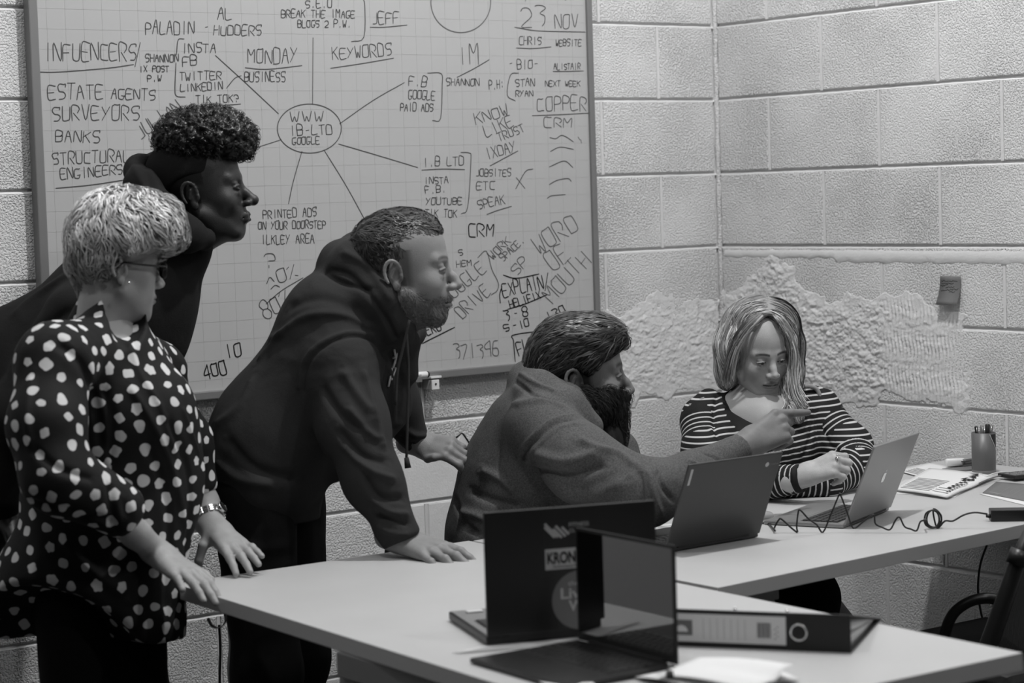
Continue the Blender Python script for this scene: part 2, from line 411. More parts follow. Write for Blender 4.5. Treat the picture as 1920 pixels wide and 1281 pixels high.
FONT.update({'B': '00063645443303 334342413000', 'D': '00063645413000', 'J': '46413010 01', 'Q': '160501103041453616', '4': '3036 360242', '5': '4606034342413010', '3': '0616364524434130 100 1', '8': '13040516364544331302011030414233',
 '9': '4333130415364640', '?': '051636454323 2021', 'G': '4636160501103042 2242'})
def glyph(ch):
    s = FONT.get(ch, ''); out = []
    for part in s.split(' '):
        q = [(int(part[i]) / 4, int(part[i + 1]) / 6) for i in range(0, len(part) - 1, 2)]
        if len(q) > 1: out.append(q)
    return out
WR = random.Random(11)
def ribbons(lines, wd, to3d):
    "lines: list of 2-D polylines in metres, gives a flat ribbon mesh"
    V = []; F = []
    for ln in lines:
        P = np.array(ln, float)
        if len(P) > 2: P = spline(P, 4)
        t = np.gradient(P, axis=0); t /= np.linalg.norm(t, axis=1)[:, None] + 1e-9; n = np.stack([-t[:, 1], t[:, 0]], 1)
        b = len(V); k = len(P)
        P = P.copy(); P[0] -= t[0] * wd * .4; P[-1] += t[-1] * wd * .4
        for i in range(k):
            w_ = wd * (.75 if i in (0, k - 1) else 1) / 2
            V.append(to3d(P[i] + n[i] * w_)); V.append(to3d(P[i] - n[i] * w_))
        for i in range(k - 1): F.append((b + 2 * i, b + 2 * i + 1, b + 2 * i + 3, b + 2 * i + 2))
    return V, F
def board_xy(x, y): q = WA(x, y, .0285); return np.array([q[0], q[2]])
def write(txt, a, b_, hpx, out, jit=.05):
    "letters from pixel a to pixel b along the baseline"
    a = np.array(a, float); b_ = np.array(b_, float); d = b_ - a; n = len(txt); Lp = np.linalg.norm(d); u = d / Lp; v = np.array([u[1], -u[0]])
    adv = Lp / n
    for i, ch in enumerate(txt):
        cw = adv * (.30 if ch in "1I.:'" else .74)
        off = adv * (.3 if ch in "1I.:'" else .06)
        s = WR.uniform(-.04, .14); dy = WR.uniform(-.06, .06); hs = WR.uniform(.9, 1.1)
        for pl in glyph(ch):
            q = []
            for (gx, gy) in pl:
                gx += WR.uniform(-jit, jit) + s * gy; gy = gy * hs + dy + WR.uniform(-jit, jit) * .6
                if ch in "I1.:'": gx = gx - .5 + .5
                pix = a + u * (adv * i + off + gx * cw) + v * gy * hpx
                q.append(board_xy(*pix))
            out.append(q)
def stroke(out, *pts): out.append([board_xy(*q) for q in pts])
G, D, M2 = [], [], []
for t_, a, b_, h in (('INFUENCERS', (82, 114), (258, 113), 31), ('PALADIN', (272, 64), (366, 64), 24), ('HUDDERS', (400, 66), (492, 66), 18), ('AL', (407, 37), (437, 37), 23),
 ('ESTATE', (90, 187), (196, 186), 27), ('AGENTS', (207, 186), (293, 187), 20), ('SURVEYORS', (97, 227), (264, 224), 27), ('BANKS', (103, 265), (189, 267), 22), ('STRUCTURAL', (98, 309), (246, 303), 22),
 ('ENGINEERS', (113, 336), (232, 326), 19), ('SHANNON', (272, 116), (336, 116), 14), ('1X POST', (261, 135), (318, 134), 11), ('P.W', (276, 153), (304, 152), 11),
 ('INSTA', (340, 98), (407, 98), 18), ('FB', (342, 125), (372, 122), 17), ('TWITTER', (336, 151), (417, 149), 15), ('LINKEDIN', (338, 171), (419, 168), 14), ('TIK TOK?', (367, 194), (449, 191), 14),
 ('MONDAY', (464, 118), (560, 118), 27), ('BUSINESS', (458, 153), (536, 153), 18), ('S.E.O', (572, 15), (624, 14), 15), ('BREAK THE IMAGE', (527, 33), (667, 33), 14), ('BLOGS 2 P.W.', (558, 51), (659, 51), 13),
 ('JEFF', (696, 45), (750, 44), 21), ('WWW', (543, 229), (610, 227), 18), ('IB-LTD', (543, 255), (625, 251), 19), ('GOOGLE', (548, 271), (601, 270), 13), ('KEYWORDS', (623, 112), (737, 103), 21),
 ('F.B', (765, 161), (801, 164), 18), ('GOOGLE', (765, 185), (817, 187), 16), ('PAID ADS', (750, 208), (813, 209), 14), ('IM', (858, 122), (902, 119), 36), ('SHANNON', (836, 160), (900, 161), 13),
 ('23', (976, 50), (1026, 48), 37), ('NOV', (1040, 52), (1086, 52), 25), ('CHRIS', (973, 84), (1016, 83), 15), ('WEBSITE', (1041, 86), (1091, 86), 12), ('BIO', (969, 129), (1000, 128), 17), ('ALISTAIR', (1038, 130), (1089, 130), 11),
 ('P.H:', (917, 168), (946, 166), 15), ('STAN', (966, 162), (1004, 161), 14), ('RYAN', (966, 181), (1001, 180), 11), ('NEXT WEEK', (1022, 162), (1089, 162), 10), ('COPPER', (1007, 210), (1102, 206), 25),
 ('KNOW', (892, 234), (957, 214), 21), ('LIKE', (912, 258), (966, 233), 21), ('TRUST', (936, 266), (986, 245), 15), ('1XDAY', (913, 299), (970, 284), 20), ('JOBSITES', (891, 330), (959, 330), 13),
 ('ETC', (893, 355), (930, 355), 15), ('SPEAK', (897, 392), (949, 382), 18), ('I.B LTD', (793, 312), (871, 310), 16), ('INSTA', (795, 345), (842, 344), 13), ('F.B.', (797, 363), (838, 360), 12),
 ('YOUTUBE', (798, 384), (868, 383), 13), ('TIK TOK', (796, 407), (858, 408), 14), ('PRINTED ADS', (493, 410), (595, 405), 15), ('ON YOUR DOORSTEP', (484, 430), (612, 428), 14), ('ILKLEY AREA', (490, 458), (591, 455), 16),
 ('?', (492, 502), (520, 500), 29), ('0%', (522, 531), (562, 515), 24), ('80%', (496, 598), (550, 572), 32), ('- ', (382, 60), (404, 60), 20), ('-', (1000, 126), (1014, 124), 10), ('-', (954, 124), (964, 122), 8), ('S', (860, 480), (870, 478), 10), ('HEM', (856, 501), (886, 498), 11)):
    write(t_, a, b_, h, G)
for t_, a, b_, h in (('WORK', (924, 488), (960, 452), 15), ('SPACE.', (943, 491), (985, 452), 13), ('GOOGLE', (838, 572), (914, 505), 24), ('DRIVE', (866, 598), (922, 548), 24), ('SP', (968, 518), (994, 492), 21),
 ('WORD', (1010, 478), (1090, 428), 33), ('OF', (1036, 508), (1072, 482), 34), ('MOUTH', (1035, 570), (1112, 488), 32), ('371396', (851, 675), (938, 667), 27), ('CRM', (1019, 240), (1074, 239), 18), ('JULIAN', (262, 262), (345, 205), 24)):
    write(t_, a, b_, h, M2)
for t_, a, b_, h in (('CRM', (878, 443), (927, 443), 23), ('EXPLAIN', (944, 557), (1022, 541), 25), ('HELIFIX', (957, 579), (1016, 559), 14), ('3', (946, 602), (958, 600), 18), ('-', (962, 594), (974, 592), 10), ('8', (980, 594), (993, 592), 18),
 ('5', (945, 621), (957, 619), 13), ('-', (960, 616), (972, 614), 10), ('10', (974, 616), (994, 611), 14), ('130', (1029, 607), (1066, 590), 20), ('FLU', (972, 667), (1010, 655), 27), ('ZERO', (791, 632), (830, 618), 17),
 ('10', (424, 673), (456, 667), 25), ('400', (384, 711), (428, 700), 25)):
    write(t_, a, b_, h, D)
el = [(580 + 60 * math.cos(a), 241 + 46 * math.sin(a)) for a in np.linspace(.1, 2 * math.pi + .15, 26)]
stroke(G, *el); stroke(M2, *[(864 + 56 * math.cos(a), 4 + 57 * math.sin(a)) for a in np.linspace(-1.2, 4.4, 24)])
for s in (((68, 135), (110, 135), (200, 128), (250, 121)), ((263, 80), (253, 125)), ((105, 353), (170, 347), (236, 337)), ((345, 73), (334, 75), (331, 102)), ((330, 118), (328, 165), (331, 180), (347, 182)),
 ((360, 200), (400, 199), (451, 195)), ((404, 104), (460, 155), (522, 213)), ((425, 165), (440, 147), (452, 142)), ((460, 127), (500, 130), (566, 123)), ((680, -5), (684, 12), (682, 70), (659, 78)),
 ((694, 51), (720, 51), (763, 47)), ((587, 71), (586, 195)), ((620, 128), (680, 119), (738, 109)), ((637, 232), (700, 188), (758, 155)), ((802, 137), (827, 138), (829, 160), (826, 222), (811, 226)),
 ((857, 145), (890, 128), (917, 112)), ((965, 51), (1010, 58), (1097, 60)), ((968, 90), (1000, 91), (1033, 88)), ((1037, 134), (1060, 134), (1094, 133)), ((972, 137), (957, 141), (951, 178), (966, 189)),
 ((998, 217), (1050, 215), (1106, 212)), ((1031, 258), (1042, 260), (1052, 254), (1062, 257), (1075, 266)), ((1084, 257), (1087, 262)), ((1089, 262), (1090, 268)), ((1032, 284), (1050, 276), (1075, 280)), ((1030, 313), (1058, 302), (1074, 314)),
 ((1030, 346), (1045, 338), (1065, 335), (1071, 340)), ((1026, 372), (1035, 367), (1060, 365)), ((919, 311), (945, 297), (971, 283)), ((913, 402), (935, 394), (959, 387)), ((968, 333), (984, 353)), ((967, 354), (985, 322), (999, 317)),
 ((791, 319), (830, 317), (871, 318)), ((864, 286), (880, 287), (883, 300), (877, 388), (865, 401)), ((635, 270), (700, 289), (783, 314)), ((566, 284), (550, 340), (541, 382)), ((608, 282), (650, 350), (692, 427)),
 ((527, 262), (480, 277)), ((697, 436), (697, 450)), ((499, 570), (528, 545), (568, 521)), ((500, 532), (506, 520), (514, 528)), ((508, 542), (516, 535), (524, 538))): stroke(G, *s)
for s in (((896, 483), (912, 471), (922, 505), (934, 530), (932, 545), (921, 553)), ((985, 2), (988, -6)), ((1060, 0), (1072, -8))): stroke(M2, *s)
for s in (((944, 516), (968, 522), (1010, 514)), ((941, 538), (937, 552), (938, 568)), ((1027, 512), (1022, 545)), ((952, 580), (985, 570), (1025, 553)), ((966, 678), (963, 640), (964, 628), (1030, 619)), ((792, 644), (820, 630), (852, 614))): stroke(D, *s)
for nm, lst, m_, wd in (('grey_handwriting', G, M_INKG, .0025), ('faded_handwriting', M2, M_INKM, .0028), ('black_handwriting', D, M_INKB, .0034)):
    V, F = ribbons(lst, wd, lambda q: (q[0] - bx0, -.0008, q[1] - bz0))
    mesh_obj(nm, V, F, m_, wb)['kind'] = 'stuff'
# pen tray, clip and marker under the board
t = thing('pen_tray', 'narrow grey pen tray hooked under the whiteboard', 'tray', WA(742, 714, .05))
box('shelf', -.10, .062, -.035, .02, -.006, 0, M_ALU, t, .001); box('lip', -.10, .062, -.038, -.035, -.006, .006, M_ALU, t)
box('back_plate', -.04, .058, .036, .046, -.105, .002, M_ALU, t, .001)
c = WA(815, 712, .045)
t = thing('board_clip', 'small pale plastic clip fixing the whiteboard rail', 'clip', c)
box('clip_body', -.013, .013, -.004, .04, -.028, 0, M_WHITEP, t, .002); box('clip_tab', -.016, .020, -.006, .01, .004, .010, M_WHITEP, t, .001)
V, F = lathe([(0, -.0006), (.003, 0), (.003, .001), (0, .001)], 10); o = mesh_obj('screw', V, F, M_LEGD, t); o.rotation_euler = (math.pi / 2, 0, 0); o.location = (0, -.005, -.012)
mk = WA(800, 705, .062)
t = thing('marker_pen', 'white whiteboard marker with black end on the pen tray', 'marker', mk, 0.0)
V, F = lathe([(0, 0), (.0085, 0), (.0095, .002), (.0095, .10), (.0075, .104), (0, .104)], 20); o = mesh_obj('barrel', V, F, M_WHITEP, t, True); o.rotation_euler = (0, -math.pi / 2, 0); o.location = (.0, 0, .004)
V, F = lathe([(0, -.006), (.008, -.006), (.0092, -.004), (.0092, 0), (0, 0)], 20); o = mesh_obj('end_plug', V, F, M_BLK, t, True); o.rotation_euler = (0, -math.pi / 2, 0); o.location = (0, 0, .004)
def flat_text(name, s, size, m_, parent, M, width=None, bold=0.0):
    cu = bpy.data.curves.new(name, 'FONT'); cu.body = s; cu.size = size; cu.extrude = .0001; cu.offset = bold
    ob = bpy.data.objects.new('tmp', cu); COL.objects.link(ob)
    dg = bpy.context.evaluated_depsgraph_get(); me = bpy.data.meshes.new_from_object(ob.evaluated_get(dg)); bpy.data.objects.remove(ob)
    if width:
        co = np.zeros(len(me.vertices) * 3, np.float32); me.vertices.foreach_get('co', co); co = co.reshape(-1, 3); co[:, 0] -= co[:, 0].min(); co[:, 0] *= width / max(co[:, 0].max(), 1e-6); me.vertices.foreach_set('co', co.ravel())
    me.materials.clear(); me.materials.append(m_); o = bpy.data.objects.new(name, me); link(o, parent); o.matrix_local = M; return o
flat_text('lettering', 'CONNECT', .008, M_PRINTD, t, Matrix.Translation((-.058, -.0100, .0005)) @ Matrix.Rotation(math.pi / 2, 4, 'X'), .034)

# sticky note on the right wall
q = WB(1783, 545); nt = thing('sticky_note', 'grey square sticky note with scribbled handwriting on the right wall', 'note', (-.002, q[1], q[2]))
yl = WB(1764, 517)[1] - q[1]; yr = WB(1803, 520)[1] - q[1]; zt = WB(1783, 518)[2] - q[2]; zb = WB(1783, 571)[2] - q[2]
V = []; F = []
for i in range(9):
    s_ = i / 8
    for j in range(2): V.append((-.001 - .020 * s_ ** 2.2, yl + (yr - yl) * j, zt + (zb - zt) * s_)); 
for i in range(8): F.append((2 * i, 2 * i + 1, 2 * i + 3, 2 * i + 2))
o = mesh_obj('note_sheet', V, F, M_NOTE, nt, True); sm = o.modifiers.new('t', 'SOLIDIFY'); sm.thickness = .0004
ln = []
for k, (s0, s1) in enumerate(((.08, .85), (.08, .7), (.05, .45), (.3, .75), (.1, .95), (.5, .8))):
    xs = np.arange(s0, s1, .045); z_ = .17 + .09 * k
    ln.append([(x, z_ - .10 * x * (k > 1) + WR.uniform(-.025, .025)) for x in xs])
V, F = ribbons([[np.array([a, b_]) * .07 for a, b_ in l] for l in ln], .0013, lambda q: (-.0018 - .020 * min(1, max(0, q[1] / .07)) ** 2.2, yl + (yr - yl) * q[0] / .07, zt + (zb - zt) * q[1] / .07))
mesh_obj('scribble', V, F, M_INKB, nt)

# ------------------------------------------------------------------ tables
def table(name, label, quad, th=.030, org=None):
    t = thing(name, label, 'table', (quad[0][0], quad[0][1], 0))
    q = [(x - quad[0][0], y - quad[0][1]) for x, y in quad]
    bm = bmesh.new(); lo = [bm.verts.new((x, y, TZ - th)) for x, y in q]; hi = [bm.verts.new((x, y, TZ)) for x, y in q]
    bm.faces.new(lo[::-1]); bm.faces.new(hi)
    for i in range(4): bm.faces.new((lo[i], lo[(i + 1) % 4], hi[(i + 1) % 4], hi[i]))
    bmesh.ops.recalc_face_normals(bm, faces=bm.faces); bevel(bm, .0015, 2)
    o = bm_obj('tabletop', bm, M_TOP, t); o.data.materials.append(M_EDGE)
    for p_ in o.data.polygons:
        if abs(p_.normal.z) < .6: p_.material_index = 1
    return t
FQ = [(-2.498, -1.070), (-2.594, -2.690), (-1.814, -2.712), (-1.757, -1.077)]
ft = table('front_table', 'large white-topped trestle table in the foreground holding two laptops and a binder', FQ)
BQ = [(-1.752, -1.085), (-1.763, -1.914), (-.012, -1.768), (-.012, -.925)]
bt = table('back_table', 'white-topped table against the right wall behind the foreground table', BQ)
def trestle(parent, c, axis, spread, width, m_=M_LEG, sec=(.045, .03), z1=TZ - .032, name='leg', topo=.03):
    "A-frame: c centre on the floor plan, axis = unit vector across the pair of frames"
    ox, oy = parent.location.x, parent.location.y
    ax = np.array([axis[0], axis[1], 0.]); px = np.array([-axis[1], axis[0], 0.])
    for s in (-1, 1):
        for e in (-1, 1):
            top = np.array([c[0] - ox, c[1] - oy, z1]) + ax * s * width / 2 + px * e * topo
            bot = np.array([c[0] - ox, c[1] - oy, 0.0]) + ax * s * width / 2 + px * e * spread / 2
            d = bot - top; L = np.linalg.norm(d); d /= L; side = ax; n = np.cross(d, side)
            R = Matrix(((side[0], n[0], d[0], top[0]), (side[1], n[1], d[1], top[1]), (side[2], n[2], d[2], top[2]), (0, 0, 0, 1)))
            box(name, -sec[0] / 2, sec[0] / 2, -sec[1] / 2, sec[1] / 2, 0, L - .012, m_, parent, .003, M=R)
    a = np.array([c[0] - ox, c[1] - oy]); R = Matrix(((ax[0], px[0], 0, a[0]), (ax[1], px[1], 0, a[1]), (0, 0, 1, 0), (0, 0, 0, 1)))
    box('top_rail', -width / 2 - .03, width / 2 + .03, -.032 - topo * .9, .032 + topo * .9, z1 - .045, z1 + .0015, m_, parent, .003, M=R)
    box('cross_rail', -width / 2, width / 2, -.012, .012, .22, .26, m_, parent, .003, M=R)
trestle(ft, (-2.235, -1.93), (1, 0), .50, .56, topo=.15, sec=(.03, .052))
trestle(ft, (-2.22, -2.52), (1, 0), .26, .56)
trestle(bt, (-.16, -1.56), (.08, .997), .22, .20)
trestle(bt, (-1.52, -1.48), (.08, .997), .30, .56)
# cable hook under the left corner of the front table and its thin cable
hk = thing('cable_hook', 'translucent J-shaped cable hook hanging under the left table corner', 'hook', T(415, 1140, -.03))
c0 = T(415, 1140, -.03)
pts = spline([W(x, y, 4.62) - c0 for x, y in ((421, 1146), (423, 1165), (412, 1177), (398, 1174), (390, 1160))], 6)
bm = bmesh.new(); V = []; F = []
for p_ in pts:
    for s in (-1, 1):
        for e in (-.0015, .0015): V.append(p_ + FW * s * .011 + RT * e)
for i in range(len(pts) - 1):
    a = i * 4; b_ = a + 4
    F += [(a, a + 2, b_ + 2, b_), (a + 1, b_ + 1, b_ + 3, a + 3), (a, b_, b_ + 1, a + 1), (a + 2, a + 3, b_ + 3, b_ + 2)]
mesh_obj('hook_strap', V, F, M_CLEAR, hk, True)
bm.free()
cb = tube_obj('hanging_cable', spline([W(411, 1172, 4.64), W(413, 1220, 4.64), W(412, 1281, 4.64), W(414, 1380, 4.64), W(420, 1500, 4.66)], 6), .003, M_LEGD)
tag(cb, 'thin dark cable hanging straight down from the clear hook at the left', 'cable')

# ------------------------------------------------------------------ laptops
key_mesh = {}
def keycap(w_, d_):
    k = (round(w_, 4), round(d_, 4))
    if k not in key_mesh:
        bm = bmesh.new(); box_bm(bm, -w_ / 2, w_ / 2, -d_ / 2, d_ / 2, 0, .0022); bevel(bm, .0007, 1)
        me = bpy.data.meshes.new('key'); bm.to_mesh(me); bm.free(); me.materials.append(M_KEY); key_mesh[k] = me
    return key_mesh[k]
def laptop(name, label, v, body, lidm, deck, th=.012, keys=True, bezel=.008, lidth=.005):
    x, y, a, w_, dl, L, tl = v
    t = thing(name, label, 'laptop', (x, y, TZ), a)
    # local: hinge along +x, base extends towards +y, lid rises from y=0
    bm = bmesh.new(); box_bm(bm, 0, w_, .0, dl, .0015, th); bevel(bm, .003, 2); o = bm_obj('base', bm, body, t)
    box('deck', .004, w_ - .004, .003, dl - .003, th, th + .0006, deck, t)
    box('touchpad', w_ * .33, w_ * .67, dl * .62, dl * .96, th + .0006, th + .001, deck, t, .0003)
    for fx in (.03, w_ - .03):
        for fy in (.02, dl - .02): box('rubber_foot', fx - .008, fx + .008, fy - .005, fy + .005, 0, .0017, M_BLK2, t)
    if keys:
        kb = box('keyboard', .018, w_ - .018, .020, dl * .57, th + .0006, th + .0009, M_BLK2, t)
        kw = (w_ - .040) / 14.5; kd = (dl * .57 - .024) / 6
        for r_ in range(6):
            xx = .020
            wl = [1] * 14 if r_ in (0, 1) else ([1.5] + [1] * 12 + [1]) if r_ == 2 else ([1.8] + [1] * 10 + [1.7]) if r_ == 3 else ([2.2] + [1] * 9 + [2.3]) if r_ == 4 else [1, 1, 1.2, 5.2, 1.2, 1, 1, 1]
            sc_ = 14.5 / sum(wl)
            for q in wl:
                ww = q * sc_ * kw
                ko = bpy.data.objects.new('key', keycap(ww - .003, kd - .003)); link(ko, kb)
                # user sits at +y so rows run from the hinge outwards, mirrored in x
                ko.location = (w_ - xx - ww / 2, .022 + kd * (r_ + .5), th + .0009); xx += ww
    R = Matrix.Translation((0, 0, th)) @ Matrix.Rotation(tl, 4, 'X')     # leans away from the user (towards -y)
    lid = box('lid', 0.0, w_, -lidth, 0, 0, L, lidm, t, .0024)
    lid.matrix_local = R
    s = box('screen', bezel, w_ - bezel, 0.0, .0006, .014, L - bezel, M_GLOSS, lid)
    hb = box('hinge', w_ * .12, w_ * .88, -.006, .004, th - .004, th + .004, M_BLK2, t, .002)
    return t, lid
LA, lidA = laptop('black_laptop', 'black laptop with stickers on its lid, open at the far side of the front table', (-2.4121, -2.0395, -.3505, .313, .250, .216, .0), M_BLK, M_BLK, M_SILV2, .017, lidth=.008)
LB, lidB = laptop('thin_laptop', 'thin black laptop seen side-on, screen reflecting the wall, nearest the camera', (-2.3084, -2.4189, 1.5183, .2748, .2217, .1951, .0), M_BLK, M_BLK2, M_BLK, .010, bezel=.006, lidth=.004)
LC, lidC = laptop('grey_laptop', 'dark grey laptop with a round emblem on the lid in front of the bearded man', (-1.5731, -1.5371, .0343, .2807, .205, .202, .396), M_CBK, M_CBK, M_CBK, .012)
LD, lidD = laptop('silver_laptop', 'silver aluminium laptop in front of the seated woman in stripes', (-1.0824, -1.581, .4047, .2943, .194, .1936, .392), M_SILV, M_SILV, M_SILV, .010)
# decorations live on the outer face of each lid: local x to the right seen from the hinge side is mirrored, outside faces -y
def on_lid(lid, x, z, off=.0053): return Matrix.Translation((x, -off, z)) @ Matrix.Rotation(math.pi / 2, 4, 'X')
def disc(name, r, m_, parent, M, sx=1.0, n=32, r0=0):
    V = [(r * sx * math.cos(a), r * math.sin(a), .0) for a in np.linspace(0, 2 * math.pi, n, endpoint=False)] 
    V2 = [(v[0], v[1], .0003) for v in V]; F = [tuple(range(n, 2 * n))] + [(i, (i + 1) % n, n + (i + 1) % n, n + i) for i in range(n)]
    o = mesh_obj(name, V + V2, F, m_, parent); o.matrix_local = M; return o
def plate(name, x0, x1, z0, z1, lid, m_, off=.0085, th=.0003): return box(name, x0, x1, -off - th, -off, z0, z1, m_, lid)
oA = .0080
st = plate('black_sticker', .108, .190, .149, .192, lidA, M_KEY, oA); tag(st, 'black sticker with a white hexagonal emblem')
for k, (sx, sz, ln_) in enumerate(((.126, .164, .026), (.132, .164, .034), (.139, .163, .022), (.146, .165, .026), (.152, .168, .018))):
    o = box('emblem_bar', -.0019, .0019, -.0004, 0, 0, ln_, M_STICKL, st); o.matrix_local = Matrix.Translation((sx, -oA - .0004, sz)) @ Matrix.Rotation(-.75, 4, 'Y')
flat_text('lettering', 'FITNESS', .010, M_STICKL, st, on_lid(lidA, .153, .181, oA + .0006), .036); flat_text('lettering', 'CLUB', .009, M_STICKL, st, on_lid(lidA, .153, .171, oA + .0006), .022)
st = plate('white_sticker', .108, .190, .108, .144, lidA, M_STICKL, oA); tag(st, 'white rectangular sticker with bold black letters')
flat_text('lettering', 'KRONOS', .027, M_INKB, st, on_lid(lidA, .1115, .119, oA + .0006), .076, .0009); flat_text('lettering', 'Performance fitness', .0075, M_INKB, st, on_lid(lidA, .122, .1105, oA + .0006), .056)
st = disc('round_sticker', .052, M_STICK, lidA, on_lid(lidA, .170, .052, oA + .0002)); tag(st, 'round grey sticker with pale script letters')
def rel(x, z): return Matrix.Translation((x, z, .0008))
flat_text('lettering', 'the', .012, M_STICKL, st, rel(-.022, .026), .02); flat_text('lettering', 'Live', .026, M_STICKL, st, rel(-.036, .004), .05, .0006); flat_text('lettering', 'Well', .026, M_STICKL, st, rel(-.022, -.018), .05, .0006)
# grey laptop
disc('round_emblem', .0055, M_STICKL, lidC, on_lid(lidC, .240, .176, .0052)); flat_text('lettering', 'chromebook', .0075, M_SILV2, lidC, on_lid(lidC, .247, .174, .0052), .028)
plate('pale_label', .010, .0165, .152, .190, lidC, M_STICKL, .005)
# silver laptop emblem: simple bitten fruit outline with a leaf
ap = [(0, .010), (.004, .0115), (.009, .009), (.0075, .004), (.0078, -.001), (.0105, -.005), (.007, -.012), (.003, -.0135), (0, -.0125), (-.003, -.0135), (-.007, -.012), (-.0105, -.005), (-.0105, .003), (-.008, .009), (-.004, .0115)]
o = mesh_obj('fruit_emblem', [(x, y, 0.0003) for x, y in ap], [tuple(range(len(ap)))], M_CHROME, lidD); o.matrix_local = on_lid(lidD, .147, .10, .0052)
o = mesh_obj('emblem_leaf', [(0, .013, .0003), (.001, .017, .0003), (.005, .019, .0003), (.0045, .015, .0003)], [(0, 1, 2, 3)], M_CHROME, lidD); o.matrix_local = on_lid(lidD, .147, .10, .0052)
# white memory stick lying on the black laptop deck
us = box('white_slip', -.015, .015, -.008, .008, 0, .003, M_WHITEP, None, .001); us.location = (*T(890, 1166, .0)[:2], TZ + .0182); us.rotation_euler = (0, 0, -.35)
tag(us, 'small white slip lying on the palm rest of the stickered laptop', 'card')

# ------------------------------------------------------------------ ring binder
b0 = T(1596, 1225); b1 = T(1278, 1212); b2 = T(1642, 1162)
u = (b1 - b0); u[2] = 0; Lb = .315; u /= np.linalg.norm(u); v = (b2 - b0); v[2] = 0; Db = np.linalg.norm(v); v = np.array([u[1], -u[0], 0])
if np.dot(v, b2 - b0) < 0: v = -v
ang = math.atan2(-u[1], -u[0])        # local +x runs right along the spine
bo = b0 + u * Lb
bd = thing('ring_binder', 'black lever arch binder lying flat with a white spine label and metal finger ring', 'binder', (bo[0], bo[1], TZ), ang)
Hb = .064
box('bottom_cover', 0, Lb, 0, Db, 0, .003, M_BLK2, bd, .001)
box('spine', 0, Lb, -.001, .003, .0, Hb, M_BLK2, bd, .001)
tc = box('top_cover', 0, Lb, 0, Db, 0, .003, M_BLK2, bd, .001); tc.location = (0, 0, Hb - .003); tc.rotation_euler = (math.radians(-12.2), 0, 0)
for k in range(9):
    o = box('page_stack', .012, Lb - .008 - .001 * (k % 3), .0, Db - .03 - .002 * (k % 2), 0, .0028, M_PAPER if k % 4 else M_PRINT, bd); o.location = (0, .012, .0035 + k * .0058); o.rotation_euler = (math.radians(-1.25 * k - .3), 0, 0)
lb = box('spine_label', .008, .206, -.0016, -.0010, .009, Hb - .007, M_PAPER, bd); tag(lb, 'white paper spine label')
box('logo_patch', .011, .045, -.0020, -.0016, .020, Hb - .018, M_STICK, lb)
Vv = [(0.026 + .011 * math.cos(a), -.0023, .026 + .011 * math.sin(a)) for a in np.linspace(0, math.pi, 12)]; mesh_obj('logo_arc', Vv, [tuple(range(12))], M_PAPER, lb)
for k in range(11): box('bar', .157 + k * .0022, .157 + k * .0022 + (.0012 if k % 3 else .0006), -.0020, -.0016, .020, .046, M_PRINTD, lb)
for k in range(7): box('ruled_line', .064 + k * .012, .0645 + k * .012, -.0019, -.0016, .014, Hb - .014, M_PRINT, lb)
for k in range(6): box('small_print', .187 + .004 * (k % 2), .1885 + .004 * (k % 2), -.0019, -.0016, .018 + k * .004, .020 + k * .004, M_PRINTD, lb)
V, F = tube([(.228 + .0135 * math.cos(a), -.0025, Hb / 2 + .0135 * math.sin(a)) for a in np.linspace(0, 2 * math.pi, 32, endpoint=False)], .0020, 8, True); mesh_obj('finger_ring', V, F, M_CHROME, bd, True)
for x_ in (.115, .205): V, F = lathe([(0, .004), (.003, .0035), (.004, 0)], 12); o = mesh_obj('rivet', V, F, M_CHROME, bd, True); o.location = (x_, .02, Hb - .002)

